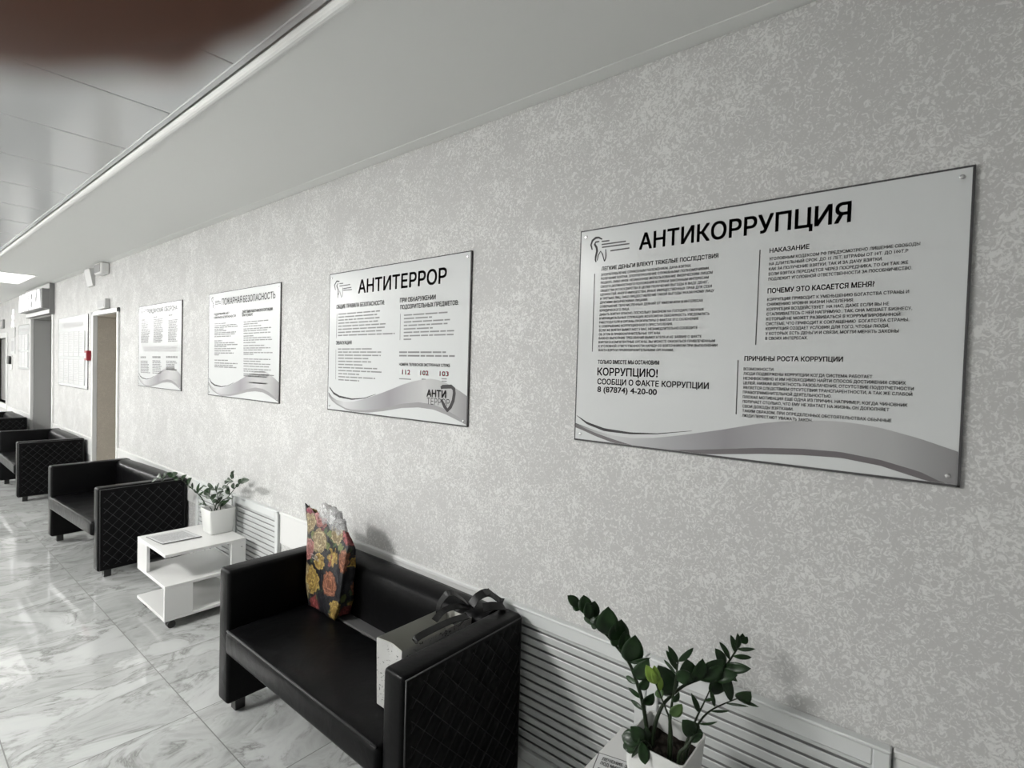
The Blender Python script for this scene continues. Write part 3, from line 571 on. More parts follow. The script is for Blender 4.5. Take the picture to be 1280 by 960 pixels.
PLANT_DATA = {'near': [([(1.29, 0.5711, 0.5874), (1.286, 0.5831, 0.6558), (1.2802, 0.5981, 0.7062), (1.2734, 0.6205, 0.7575), (1.2658, 0.6507, 0.7887), (1.2577, 0.6811, 0.8166), (1.2491, 0.7294, 0.848), (1.24, 0.7572, 0.8747)], 0.0062, [((1.24, 0.7571, 0.8735), (1.222, 0.7862, 0.9043), 0.0223, 0), ((1.24, 0.7483, 0.87), (1.234, 0.7768, 0.8769), 0.021, 0), ((1.2491, 0.7442, 0.8588), (1.2551, 0.7546, 0.9045), 0.0322, 0), ((1.2491, 0.7259, 0.8491), (1.2671, 0.7241, 0.8922), 0.0307, 0), ((1.2491, 0.7331, 0.8499), (1.2371, 0.731, 0.8949), 0.0246, 0), ((1.2491, 0.7079, 0.8364), (1.2491, 0.6934, 0.8749), 0.0268, 0), ((1.2577, 0.7058, 0.831), (1.2697, 0.7613, 0.8394), 0.0196, 0), ((1.2577, 0.6811, 0.8178), (1.2397, 0.6686, 0.8992), 0.0496, 0), ((1.2577, 0.6958, 0.8435), (1.2517, 0.7268, 0.8305), 0.0134, 0), ((1.2658, 0.6646, 0.8021), (1.2718, 0.6448, 0.8644), 0.0507, 0), ((1.2658, 0.6374, 0.7875), (1.2838, 0.6367, 0.8355), 0.0298, 0), ((1.2734, 0.6175, 0.7629), (1.2614, 0.5997, 0.8426), 0.0463, 0), ((1.2734, 0.6046, 0.7635), (1.2734, 0.5599, 0.7951), 0.0094, 0), ((1.2802, 0.6028, 0.7103), (1.2922, 0.6382, 0.7068), 0.0118, 0), ((1.2802, 0.5966, 0.7158), (1.2622, 0.5619, 0.7901), 0.0319, 0), ((1.286, 0.601, 0.6723), (1.28, 0.6252, 0.6868), 0.0095, 0), ((1.2802, 0.5894, 0.6948), (1.2862, 0.5695, 0.727), 0.02, 0), ((1.286, 0.5903, 0.6437), (1.304, 0.6251, 0.6403), 0.0095, 0), ((1.286, 0.5815, 0.6625), (1.274, 0.5495, 0.7053), 0.0224, 0), ((1.2491, 0.7294, 0.848), (1.2491, 0.7014, 0.8478), 0.016, 0), ((1.2577, 0.6675, 0.8164), (1.2697, 0.6466, 0.8009), 0.024, 0)]), ([(1.3, 0.5579, 0.5823), (1.3109, 0.5537, 0.6206), (1.3269, 0.5463, 0.6491), (1.3456, 0.5363, 0.6657), (1.3662, 0.509, 0.6978), (1.3885, 0.4761, 0.7193), (1.4122, 0.4437, 0.7338), (1.437, 0.4263, 0.7511), (1.463, 0.4096, 0.786), (1.49, 0.4011, 0.8121)], 0.0058, [((1.3456, 0.5335, 0.676), (1.3276, 0.5628, 0.749), 0.05, 0), ((1.3662, 0.5033, 0.7062), (1.3602, 0.5006, 0.7771), 0.0451, 0), ((1.3885, 0.4938, 0.7092), (1.3945, 0.5247, 0.7343), 0.0239, 0), ((1.3885, 0.4825, 0.7288), (1.4065, 0.4206, 0.7821), 0.0381, 0), ((1.3885, 0.4852, 0.7217), (1.3765, 0.4623, 0.7805), 0.0298, 0), ((1.4122, 0.4553, 0.7323), (1.4122, 0.3866, 0.7563), 0.0286, 0), ((1.4122, 0.4437, 0.7338), (1.4242, 0.4339, 0.6794), 0.045, 0), ((1.437, 0.4224, 0.7254), (1.419, 0.4024, 0.6771), 0.0226, 0), ((1.437, 0.4165, 0.7217), (1.431, 0.3911, 0.7297), 0.013, 0), ((1.4122, 0.4493, 0.7286), (1.4182, 0.444, 0.6888), 0.0297, 0), ((1.3885, 0.4591, 0.738), (1.4065, 0.4257, 0.7671), 0.0294, 0), ((1.437, 0.4292, 0.7529), (1.425, 0.4475, 0.7982), 0.0227, 0), ((1.463, 0.4233, 0.7657), (1.463, 0.45, 0.8009), 0.0121, 0), ((1.463, 0.4097, 0.789), (1.475, 0.4233, 0.8242), 0.0132, 0), ((1.463, 0.4016, 0.8041), (1.445, 0.3998, 0.8494), 0.0131, 0), ((1.49, 0.4064, 0.798), (1.484, 0.3845, 0.8275), 0.017, 0), ((1.463, 0.3985, 0.7961), (1.469, 0.3613, 0.8102), 0.0083, 0), ((1.463, 0.4122, 0.779), (1.481, 0.3712, 0.7796), 0.0108, 0), ((1.437, 0.4234, 0.7522), (1.425, 0.3614, 0.7769), 0.0226, 0), ((1.49, 0.4052, 0.7984), (1.49, 0.3984, 0.8314), 0.0133, 0), ((1.3662, 0.5237, 0.6797), (1.3782, 0.5507, 0.6816), 0.0264, 0)]), ([(1.28, 0.502, 0.6159), (1.2788, 0.5058, 0.6522), (1.277, 0.5016, 0.7009), (1.2749, 0.4963, 0.7384), (1.2725, 0.4908, 0.7871), (1.27, 0.4878, 0.8119)], 0.0045, [((1.27, 0.4894, 0.8085), (1.252, 0.5084, 0.8527), 0.0123, 0), ((1.2725, 0.4955, 0.7898), (1.2665, 0.5167, 0.8305), 0.0123, 0), ((1.27, 0.4867, 0.8135), (1.276, 0.4535, 0.8552), 0.0122, 0), ((1.2725, 0.5066, 0.7764), (1.2905, 0.5327, 0.7912), 0.0068, 0), ((1.277, 0.4998, 0.7017), (1.265, 0.4802, 0.7383), 0.0124, 0), ((1.2788, 0.5052, 0.6686), (1.2788, 0.4771, 0.706), 0.0226, 1), ((1.2749, 0.4971, 0.7609), (1.2869, 0.4639, 0.7858), 0.0281, 0)]), ([(1.28, 0.5078, 0.6449), (1.2728, 0.5148, 0.6771), (1.2623, 0.5265, 0.7145), (1.25, 0.5341, 0.7456)], 0.0035, [((1.25, 0.5342, 0.7484), (1.232, 0.554, 0.7941), 0.0225, 2), ((1.25, 0.5342, 0.7501), (1.244, 0.5379, 0.7941), 0.0191, 2), ((1.2623, 0.5329, 0.7262), (1.2683, 0.5338, 0.7595), 0.0136, 2), ((1.2623, 0.5215, 0.708), (1.2803, 0.5417, 0.7144), 0.0192, 1)]), ([(1.3, 0.4729, 0.5874), (1.3132, 0.4624, 0.6315), (1.3325, 0.4563, 0.6592), (1.355, 0.4509, 0.6797), (1.38, 0.4434, 0.7095)], 0.004, [((1.3325, 0.4541, 0.6764), (1.3145, 0.4662, 0.7184), 0.0114, 0), ((1.38, 0.4407, 0.7135), (1.374, 0.4286, 0.6732), 0.0093, 0), ((1.355, 0.4458, 0.6965), (1.361, 0.4244, 0.7057), 0.0063, 0)]), ([(1.31, 0.4605, 0.6139), (1.3314, 0.4471, 0.6522), (1.3628, 0.4359, 0.665), (1.3994, 0.4198, 0.6701), (1.44, 0.393, 0.679)], 0.0036, [((1.44, 0.3928, 0.6749), (1.422, 0.3562, 0.7176), 0.0294, 0), ((1.44, 0.3929, 0.6773), (1.434, 0.3382, 0.6835), 0.0076, 0), ((1.3994, 0.4033, 0.6819), (1.4054, 0.356, 0.6907), 0.0052, 0), ((1.3628, 0.4303, 0.6674), (1.3808, 0.3934, 0.6748), 0.0052, 0), ((1.3314, 0.4467, 0.642), (1.3194, 0.4037, 0.6721), 0.0051, 0)]), ([(1.27, 0.4753, 0.5855), (1.2748, 0.461, 0.6068), (1.2818, 0.4479, 0.6346), (1.29, 0.4419, 0.6472)], 0.006, [((1.2818, 0.4481, 0.6402), (1.2638, 0.47, 0.6769), 0.0309, 0), ((1.29, 0.4472, 0.6391), (1.284, 0.4529, 0.6706), 0.0222, 0), ((1.29, 0.4457, 0.6427), (1.296, 0.4285, 0.6447), 0.0188, 0), ((1.2748, 0.4531, 0.6218), (1.2928, 0.4302, 0.6456), 0.0132, 0)]), ([(1.25, 0.541, 0.5787), (1.2428, 0.5491, 0.592), (1.2323, 0.5518, 0.6021), (1.22, 0.5556, 0.6034)], 0.004, [((1.2323, 0.5533, 0.5956), (1.2143, 0.5808, 0.6336), 0.0305, 0), ((1.22, 0.5554, 0.5989), (1.214, 0.6057, 0.6002), 0.0325, 0), ((1.22, 0.5611, 0.587), (1.226, 0.6079, 0.5564), 0.0236, 0), ((1.22, 0.5591, 0.5823), (1.238, 0.5796, 0.5309), 0.0225, 0), ((1.22, 0.5514, 0.5883), (1.208, 0.5358, 0.5625), 0.0246, 0), ((1.2428, 0.5504, 0.5954), (1.2428, 0.5554, 0.6318), 0.0204, 0)])], 'far': [([(1.41, 3.7075, 0.5558), (1.398, 3.7879, 0.6179), (1.3806, 3.8545, 0.6545), (1.3601, 3.9142, 0.6858), (1.3375, 3.9487, 0.7179), (1.3131, 3.9775, 0.7345), (1.2872, 4.0854, 0.7248), (1.26, 4.1713, 0.7024)], 0.004, [((1.26, 4.1713, 0.7024), (1.242, 4.2276, 0.6752), 0.017, 0), ((1.2872, 4.1501, 0.7096), (1.2812, 4.2245, 0.7228), 0.0264, 0), ((1.2872, 4.0428, 0.7297), (1.2932, 4.0207, 0.7658), 0.0335, 0), ((1.2872, 4.0852, 0.7194), (1.3052, 4.2411, 0.6773), 0.0246, 0), ((1.3131, 4.0394, 0.7251), (1.3011, 3.9381, 0.7737), 0.0337, 0), ((1.3131, 3.9978, 0.7253), (1.3131, 3.9365, 0.7256), 0.0258, 0), ((1.26, 4.1055, 0.7202), (1.272, 4.0375, 0.7517), 0.0306, 0), ((1.3375, 3.9487, 0.7179), (1.3195, 3.8341, 0.7731), 0.0227, 0), ((1.3601, 3.9144, 0.6896), (1.3541, 3.8176, 0.7545), 0.0287, 0), ((1.3806, 3.8739, 0.6589), (1.3866, 3.9158, 0.703), 0.0106, 0), ((1.3806, 3.8161, 0.6497), (1.3986, 3.8262, 0.7093), 0.0194, 0), ((1.398, 3.8259, 0.6301), (1.386, 3.7359, 0.7069), 0.0135, 0), ((1.398, 3.8069, 0.6258), (1.398, 3.7432, 0.6689), 0.012, 0), ((1.3806, 3.8162, 0.6534), (1.3926, 3.9079, 0.659), 0.0105, 0), ((1.3806, 3.8934, 0.6594), (1.3626, 3.8916, 0.6815), 0.0106, 0)]), ([(1.43, 3.6179, 0.5727), (1.4349, 3.5632, 0.6294), (1.4422, 3.498, 0.6614), (1.4506, 3.4381, 0.7132), (1.4599, 3.3819, 0.7634), (1.47, 3.3356, 0.7868)], 0.004, [((1.4599, 3.3509, 0.7754), (1.4419, 3.1686, 0.8236), 0.0292, 0), ((1.47, 3.3586, 0.7783), (1.464, 3.2694, 0.8132), 0.028, 0), ((1.4599, 3.3741, 0.7647), (1.4659, 3.35, 0.7992), 0.0238, 0), ((1.4506, 3.4225, 0.7265), (1.4686, 3.4859, 0.7563), 0.0211, 0), ((1.4422, 3.4658, 0.6849), (1.4302, 3.5035, 0.7112), 0.017, 0), ((1.4506, 3.4702, 0.6971), (1.4506, 3.5178, 0.7345), 0.0185, 0), ((1.4599, 3.413, 0.7407), (1.4719, 3.394, 0.7632), 0.0169, 0), ((1.4422, 3.498, 0.66), (1.4242, 3.3897, 0.6765), 0.0143, 0)]), ([(1.42, 3.6271, 0.5692), (1.4249, 3.5899, 0.6409), (1.4322, 3.5419, 0.7059), (1.4406, 3.489, 0.7492), (1.45, 3.4477, 0.7971)], 0.004, [((1.45, 3.4477, 0.7971), (1.432, 3.3699, 0.8546), 0.0226, 0), ((1.45, 3.4634, 0.7805), (1.444, 3.5147, 0.777), 0.0241, 0), ((1.45, 3.4589, 0.7918), (1.456, 3.4384, 0.819), 0.0284, 0), ((1.4406, 3.4616, 0.7678), (1.4586, 3.5781, 0.7382), 0.0198, 0), ((1.4406, 3.505, 0.7337), (1.4286, 3.5504, 0.7159), 0.0157, 0), ((1.4406, 3.4727, 0.7554), (1.4406, 3.4086, 0.7797), 0.0184, 0), ((1.4322, 3.5418, 0.7023), (1.4442, 3.6403, 0.6877), 0.0158, 0), ((1.4322, 3.5171, 0.7173), (1.4142, 3.4243, 0.7459), 0.0157, 0)]), ([(1.4, 3.628, 0.5691), (1.3928, 3.663, 0.5894), (1.3823, 3.6891, 0.5938), (1.37, 3.7287, 0.5887)], 0.003, [((1.3823, 3.7071, 0.589), (1.3643, 3.7426, 0.5887), 0.0132, 0), ((1.3928, 3.681, 0.5898), (1.3868, 3.738, 0.5989), 0.0117, 0)]), ([(1.39, 3.5334, 0.5925), (1.3819, 3.5741, 0.6366), (1.37, 3.5967, 0.6778)], 0.0035, [((1.37, 3.5965, 0.6743), (1.352, 3.5249, 0.7298), 0.0386, 0), ((1.37, 3.5876, 0.6686), (1.364, 3.6381, 0.7007), 0.0314, 0), ((1.3819, 3.583, 0.6422), (1.3879, 3.5277, 0.6867), 0.0243, 0), ((1.3819, 3.5919, 0.6479), (1.3999, 3.7019, 0.6512), 0.0215, 0), ((1.3819, 3.5617, 0.6281), (1.3699, 3.4676, 0.6684), 0.02, 0)]), ([(1.43, 3.5664, 0.5825), (1.4324, 3.6047, 0.6223), (1.4359, 3.645, 0.6735), (1.44, 3.7367, 0.6948)], 0.0035, [((1.44, 3.7006, 0.6932), (1.422, 3.7575, 0.7167), 0.0207, 0), ((1.4359, 3.6543, 0.6867), (1.4299, 3.7316, 0.6822), 0.0132, 0), ((1.4359, 3.6276, 0.6764), (1.4419, 3.5287, 0.698), 0.0131, 0), ((1.4359, 3.6368, 0.6896), (1.4539, 3.6577, 0.7315), 0.0088, 0), ((1.4324, 3.6087, 0.6363), (1.4204, 3.5033, 0.6785), 0.0305, 0), ((1.4324, 3.5733, 0.6098), (1.4324, 3.4983, 0.6415), 0.0231, 0), ((1.4324, 3.5563, 0.6129), (1.4444, 3.4508, 0.6622), 0.0173, 0), ((1.4324, 3.625, 0.604), (1.4144, 3.6494, 0.6174), 0.0219, 0), ((1.4324, 3.5996, 0.6233), (1.4264, 3.5427, 0.6562), 0.0247, 0), ((1.43, 3.6012, 0.5942), (1.436, 3.652, 0.6095), 0.0247, 0), ((1.44, 3.8097, 0.6792), (1.458, 3.9335, 0.6602), 0.0106, 0), ((1.4359, 3.6367, 0.6859), (1.4239, 3.6247, 0.7228), 0.0102, 0)])]}

# ------------------------------------------------------------------ the setting
XL, YB, YE = -2.5, -2.6, 18.0
b = MB(); b.box(XL - 0.2, WX + 3.0, YB - 0.2, YE + 0.2, -0.12, 0.0)
struct(b.build('floor', M_FLOOR))

D1 = (6.34, 7.23, 1.985)       # first passage: near side, far side, head
D2 = (9.27, 10.75, 2.09)       # pharmacy passage
WN = (13.0, 14.5, 0.66, 1.85)  # hatch window
TH = 0.22
b = MB()
b.box(WX, WX + TH, YB, D1[0], 0, 2.62)
b.box(WX, WX + TH, D1[0], D1[1], D1[2], 2.62)
b.box(WX, WX + TH, D1[1], D2[0], 0, 2.62)
b.box(WX, WX + TH, D2[0], D2[1], D2[2], 2.62)
b.box(WX, WX + TH, D2[1], WN[0], 0, 2.62)
b.box(WX, WX + TH, WN[0], WN[1], 0, WN[2])
b.box(WX, WX + TH, WN[0], WN[1], WN[3], 2.62)
b.box(WX, WX + TH, WN[1], YE, 0, 2.62)
struct(b.build('wall_right', M_WALL))

def passage(name, d, material, depth):
    b = MB()
    x0, x1 = WX + TH, WX + TH + depth
    b.box(x0, x1, d[0] - 0.12, d[0], 0, 2.5)
    b.box(x0, x1, d[1], d[1] + 0.12, 0, 2.5)
    b.box(x1, x1 + 0.1, d[0] - 0.12, d[1] + 0.12, 0, 2.5)
    b.box(x0, x1, d[0], d[1], 2.4, 2.5)
    # reveals of the opening
    b.box(WX + 0.026, x0, d[1] - 0.004, d[1] + 0.001, 0, d[2]); b.box(WX + 0.026, x0, d[0], d[1], d[2] - 0.004, d[2] + 0.001)
    struct(b.build(name, material))
passage('wall_passage', D1, M_BEIGE, 2.2)
passage('wall_pharmacy', D2, M_GREYWALL, 2.2)

def door_frame(name, d, w, material=M_TRIM):
    b = MB()
    x0, x1 = WX - 0.018, WX + 0.025
    b.box(x0, x1, d[0] - w, d[0], 0, d[2] + w, 0.003, 1)
    b.box(x0, x1, d[1], d[1] + w, 0, d[2] + w, 0.003, 1)
    b.box(x0, x1, d[0] - w, d[1] + w, d[2], d[2] + w, 0.003, 1)
    return struct(b.build(name, material))
door_frame('door_1', (D1[0] + 0.015, D1[1] - 0.005, D1[2]), 0.045)
b = MB(); x0 = WX - 0.018
b.box(x0, WX + 0.02, D2[1] - 0.01, D2[1] + 0.07, 0, D2[2], 0.003, 1)
b.box(x0, WX + 0.02, D2[0] - 0.05, D2[0] + 0.01, 0, D2[2], 0.003, 1)
struct(b.build('door_2', M_TRIM))

b = MB()
b.box(WX + 0.10, WX + 0.12, WN[0], WN[1], WN[2], WN[3])
pane = b.build('window_1', M_PANE); struct(pane)
b = MB(); t = 0.09
b.box(WX - 0.02, WX + 0.1, WN[0] - t, WN[0], WN[2] - t, WN[3] + t, 0.004, 1)
b.box(WX - 0.02, WX + 0.1, WN[1], WN[1] + t, WN[2] - t, WN[3] + t, 0.004, 1)
b.box(WX - 0.02, WX + 0.1, WN[0], WN[1], WN[3], WN[3] + t, 0.004, 1)
b.box(WX - 0.02, WX + 0.1, WN[0], WN[1], WN[2] - t, WN[2], 0.004, 1)
b.build('window_frame', M_TRIM, pane)

b = MB(); b.box(XL - 0.15, XL, YB, YE, 0, 2.62); struct(b.build('wall_left', M_PLAIN))
b = MB(); b.box(XL - 0.15, WX + TH, YB - 0.15, YB, 0, 2.62); struct(b.build('wall_back', M_PLAIN))
b = MB(); b.box(XL - 0.15, WX + TH, YE, YE + 0.15, 0, 2.62); struct(b.build('wall_front', M_PLAIN))

# ceiling: dark plenum with separate glossy panels laid in it, and the lowered painted soffit along the wall
EDGE = 0.806
b = MB(); b.box(XL - 0.15, WX + TH, YB - 0.15, YE + 0.15, 2.62, 2.72)
b.box(XL, EDGE - 0.004, YB, YE, 2.556, 2.562)
struct(b.build('ceiling_plenum', M_DARKGAP))
b = MB()
pitch, g = 0.588, 0.007
y = 1.905 - pitch * 8
while y < YE:
    x = EDGE - 0.006
    while x > XL:
        b.box(max(x - pitch + g, XL), x, y + g / 2, min(y + pitch - g / 2, YE), 2.528, 2.556, 0.002, 1)
        x -= pitch
    y += pitch
struct(b.build('ceiling', M_CPANEL))
b = MB()
b.box(EDGE + 0.012, WX, YB, YE, CEIL, 2.62)
struct(b.build('ceiling_soffit', M_CEIL))
b = MB()                                            # rounded nosing and the angle strip where the panels meet the soffit
b.tube([(EDGE + 0.020, YB, CEIL + 0.004), (EDGE + 0.020, YE, CEIL + 0.004)], 0.017, 14)
struct(b.build('trim_1', M_CEIL))
b = MB(); b.box(EDGE - 0.022, EDGE - 0.002, YB, YE, 2.522, 2.530, 0.001, 1)
struct(b.build('trim_2', M_CPANEL))
b = MB()                                            # flat cove where wall meets soffit
b.prism([(WX, YB, CEIL - 0.006), (WX - 0.012, YB, CEIL - 0.006), (WX - 0.055, YB, CEIL - 0.002), (WX - 0.06, YB, CEIL + 0.004), (WX, YB, CEIL + 0.004)], (0, YE - YB, 0))
struct(b.build('trim_3', M_CEIL))

# dado boards, base boards
def dado(y0, y1, n):
    b = MB()
    b.box(WX - 0.012, WX, y0, y1, 0.447, 0.622, 0.002, 1)
    b.box(WX - 0.020, WX, y0, y1, 0.622, 0.640, 0.003, 1)
    struct(b.build('trim_%d' % n, M_TRIM))
dado(1.345, 3.045, 4); dado(4.30, D1[0] - 0.03, 5); dado(D1[1] + 0.04, D2[0] - 0.05, 6); dado(D2[1] + 0.07, 12.88, 7); dado(14.6, YE, 8); dado(YB, 0.066, 9)
b = MB()
for (y0, y1) in ((YB, D1[0] - 0.03), (D1[1] + 0.04, D2[0] - 0.05), (D2[1] + 0.07, YE)):
    b.box(WX - 0.014, WX, y0, y1, 0, 0.058, 0.003, 1)
struct(b.build('baseboard_right', M_TRIM))

# ------------------------------------------------------------------ ceiling lamps: assumed unseen ones over the corridor, and the soffit panel
def ceiling_light(x0, x1, y0, y1, z, material, label, group=None, drop=0.004):
    t = thing('ceiling_light', label, 'lamp', ((x0 + x1) / 2, (y0 + y1) / 2, z), 0, group)
    hx, hy = (x1 - x0) / 2, (y1 - y0) / 2
    f = MB()
    w = 0.015
    f.box(-hx, hx, -hy, -hy + w, -0.006, 0.002); f.box(-hx, hx, hy - w, hy, -0.006, 0.002)
    f.box(-hx, -hx + w, -hy + w, hy - w, -0.006, 0.002); f.box(hx - w, hx, -hy + w, hy - w, -0.006, 0.002)
    f.build('frame', M_TRIM, t)
    d = MB(); d.box(-hx + w, hx - w, -hy + w, hy - w, -drop, 0.0)
    d.build('diffuser', material, t)
    return t
for (x, y) in LAMP_POS:
    ceiling_light(x - 0.29, x + 0.29, y - 0.29, y + 0.29, 2.526, M_LAMP, 'assumed square box lamp out of view on the metal ceiling, dropped to light the upper wall', 'assumed lamps out of view over the corridor', 0.065)  # assumed lamps, unseen; deep box shape added to brighten the upper wall
ceiling_light(0.90, 1.31, 8.62, 9.85, 2.510, M_LAMP2, 'glowing white light panel in the soffit in front of the pharmacy sign')

# ------------------------------------------------------------------ louvred radiator covers
def louvre(y0, y1, label, group=None):
    W = y1 - y0
    t = thing('louvred_panel', label, 'louvre panel', (WX, y0, 0.07), 0, group)
    b = MB(); b.box(-0.004, -0.001, 0.01, W - 0.01, 0.01, 0.555); b.build('backing', M_MIDGREY, t)  # grey sheet whose tone stands for the shade between the slats
    b = MB()
    b.box(-0.026, -0.001, 0, 0.036, 0, 0.562, 0.003, 1)
    b.box(-0.026, -0.001, W - 0.036, W, 0, 0.562, 0.003, 1)
    b.box(-0.0262, -0.001, 0.036, W - 0.036, 0.516, 0.562, 0.003, 1)
    b.box(-0.0262, -0.001, 0.036, W - 0.036, 0, 0.04, 0.003, 1)
    b.box(-0.032, -0.001, -0.001, W + 0.001, 0.560, 0.570, 0.003, 1)
    b.build('frame', M_LOUV, t)
    b = MB()
    p = 0.0325
    z = 0.045
    while z < 0.510:
        mtx = Matrix.Translation((-0.0125, W / 2, z + 0.0125)) @ Matrix.Rotation(math.radians(-14), 4, 'Y')
        b.box(-0.0025, 0.0025, -W / 2 + 0.03, W / 2 - 0.03, -0.0142, 0.0142, 0.0015, 1, mtx)
        z += p
    b.build('slats', M_LOUV, t)
    return t
louvre(0.070, 0.690, 'white louvred radiator cover panel behind the foreground potted plant, nearer the camera')
louvre(0.694, 1.340, 'white louvred radiator cover panel between the nearest sofa and the foreground plant')
louvre(3.050, 3.655, 'white louvred radiator cover panel right of the plant on the white table')
louvre(3.675, 4.295, 'white louvred radiator cover panel half hidden behind the plant on the far white table')

# ------------------------------------------------------------------ notice boards on the wall
def board(rect, label, edge=True):
    y0, y1, z0, z1 = rect
    root = thing('notice_board', label, 'notice board', (WX, (y0 + y1) / 2, (z0 + z1) / 2))
    off = root.location
    def put(mb, name, material, parent=root):
        bmesh.ops.translate(mb.b, vec=-Vector(off), verts=mb.b.verts)
        return mb.build(name, material, parent, recalc=False)
    b = MB(); b.box(WX - 0.007, WX - 0.001, y1, y0, z0, z1, 0.001, 1)
    bmesh.ops.recalc_face_normals(b.b, faces=b.b.faces)
    put(b, 'panel', M_BOARD)
    b = MB(); w = 0.0045
    b.box(WX - 0.0080, WX - 0.0005, y1 - 0.001, y1 + w, z0, z1); b.box(WX - 0.0080, WX - 0.0005, y0 - w * .5, y0 + 0.001, z0, z1)
    b.box(WX - 0.0080, WX - 0.0005, y1, y0, z1 - w * .7, z1 + 0.001); b.box(WX - 0.0080, WX - 0.0005, y1, y0, z0 - 0.001, z0 + w)
    bmesh.ops.recalc_face_normals(b.b, faces=b.b.faces)
    put(b, 'edge_strip', M_EDGE)
    for (yy, zz) in ((y0 - 0.022, z1 - 0.022), (y1 + 0.022, z1 - 0.022), (y0 - 0.022, z0 + 0.022), (y1 + 0.022, z0 + 0.022)):
        s = MB()
        s.lathe([(0.0052, -0.0005), (0.0052, -0.0025), (0.004, -0.0036), (0.0005, -0.004)], (WX - 0.0068, yy, zz), 'X', 14)
        bmesh.ops.recalc_face_normals(s.b, faces=s.b.faces)
        put(s, 'screw', M_STEEL)
    return root, put
XF = WX - 0.0076                                     # print sits on the face of the board

def print_lines(lines, name, material, put, root, bold=0.0, res=2, x=XF):
    if name != 'body_text':
        for l in lines:
            b = MB(); add_text(b, l, x, bold, res); put(b, name, material)
        return
    b = MB()
    for l in lines:
        add_text(b, l, x, bold, res)
    return put(b, name, material)

def print_bars(lines, name, material, put, x=XF):
    """body copy too small to read in the photograph: broken dashes"""
    b = MB()
    rnd = random.Random(len(lines) * 7 + int(lines[0][3] * 1000))
    for (_, y0, y1, z, cap) in lines:
        y = y0
        while y - y1 > 0.004:
            w = min(rnd.uniform(0.025, 0.085), y - y1)
            b.poly([(x, y, z), (x, y - w, z), (x, y - w, z + cap), (x, y, z + cap)])
            y -= w + 0.006
    return put(b, name, material)

def print_rules(rules, put, wd=0.0028):
    for (a, c) in rules:
        b = MB()
        b.poly([(XF, a[0] + wd / 2, a[1]), (XF, c[0] + wd / 2, c[1]), (XF, c[0] - wd / 2, c[1]), (XF, a[0] - wd / 2, a[1])])
        put(b, 'rule', M_GREYINK)

def print_band(d, rect, put, low=M_BANDLOW):
    y0, y1, z0, z1 = rect
    zm = z0 + 0.005
    b = MB(); area_between(b, d['band_top'], d['band_mid'], XF, 64, zm); put(b, 'wave_band', M_BAND)
    b = MB(); area_between(b, d['band_mid'], d['band_low'], XF, 64, zm); put(b, 'wave_shadow_band', low)
    b = MB(); area_between(b, d['cres'], d['cres2'], XF - 0.0002, 30, zm); put(b, 'wave_line', M_INK)

def print_emblem(d, put, w=0.0055):
    b = MB()
    for k, s in enumerate(d['tooth']):
        n = len(s)
        ribbon_yz(b, s, XF, [w * (0.45 + (1.0 if k < 2 else 0.35) * math.sin(PI * (i + .6) / (n + .2))) for i in range(n)])
    put(b, 'tooth_emblem', M_INK)
    b = MB()
    for s in d['bars']:
        ribbon_yz(b, s, XF, 0.0045)
    put(b, 'emblem_caption', M_GREYINK)

PD = POSTER_DATA
R = PD['rects']
# 1: the large board nearest the camera
root, put = board(R[0], 'large white notice board headed АНТИКОРРУПЦИЯ nearest the camera')
d = PD['p1']
print_lines(d['title'], 'title', M_INK, put, root, 0.026, 4)
print_lines(d['heading'], 'heading', M_INK, put, root, 0.028, 3)
for blk in d['body']:
    print_lines(blk, 'body_text', M_GREYINK, put, root, 0.02, 1)
print_rules(d['rules'], put)
print_emblem(d, put)
print_band(d, R[0], put)

# 2: anti-terror board
root, put = board(R[1], 'white notice board headed АНТИТЕРРОР with red emergency numbers')
d = PD['p2']
print_lines(d['title'], 'title', M_INK, put, root, 0.026, 4)
print_lines(d['heading'], 'heading', M_INK, put, root, 0.03, 2)
print_lines(d['red'], 'emergency_number', M_REDINK, put, root, 0.03, 3)
for blk in d['lines']:
    print_bars(blk, 'body_text', M_MIDINK, put)
print_rules(d['rules'], put)
print_emblem(d, put)
print_band(d, R[1], put, M_SHADEBAND)
b = MB()
ribbon_yz(b, d['shield'], XF - 0.0006, [0.012] + [0.017] * (len(d['shield']) - 2) + [0.012])
put(b, 'shield_emblem', M_INK)
b = MB(); add_text(b, d['stamp'][0], XF - 0.0005, 0.05, 3); put(b, 'emblem_lettering', M_INK)
b = MB(); add_text(b, d['stamp'][1], XF - 0.0004, 0.0, 3); put(b, 'emblem_lettering', M_INK)

# 3: fire safety board
root, put = board(R[2], 'white notice board headed ПОЖАРНАЯ БЕЗОПАСНОСТЬ, third from the camera')
d = PD['p3']
print_lines(d['title'], 'title', M_INK, put, root, 0.014, 3)
print_lines(d['heading'], 'heading', M_GREYINK, put, root, 0.03, 2)
for blk in d['lines']:
    print_bars(blk, 'body_text', M_MIDINK, put)
print_emblem(d, put, 0.005)
def shifted(dd, r_from, r_to):
    """the same printed wave on another board of the series"""
    sy = (r_to[0] - r_to[1]) / (r_from[0] - r_from[1]); sz = (r_to[3] - r_to[2]) / (r_from[3] - r_from[2])
    return {k: [(r_to[0] - (r_from[0] - p[0]) * sy, r_to[2] + (p[1] - r_from[2]) * sz) for p in dd[k]] for k in ('band_top', 'band_mid', 'band_low', 'cres', 'cres2')}
print_band(shifted(PD['p2'], R[1], R[2]), R[2], put, M_SHADEBAND)

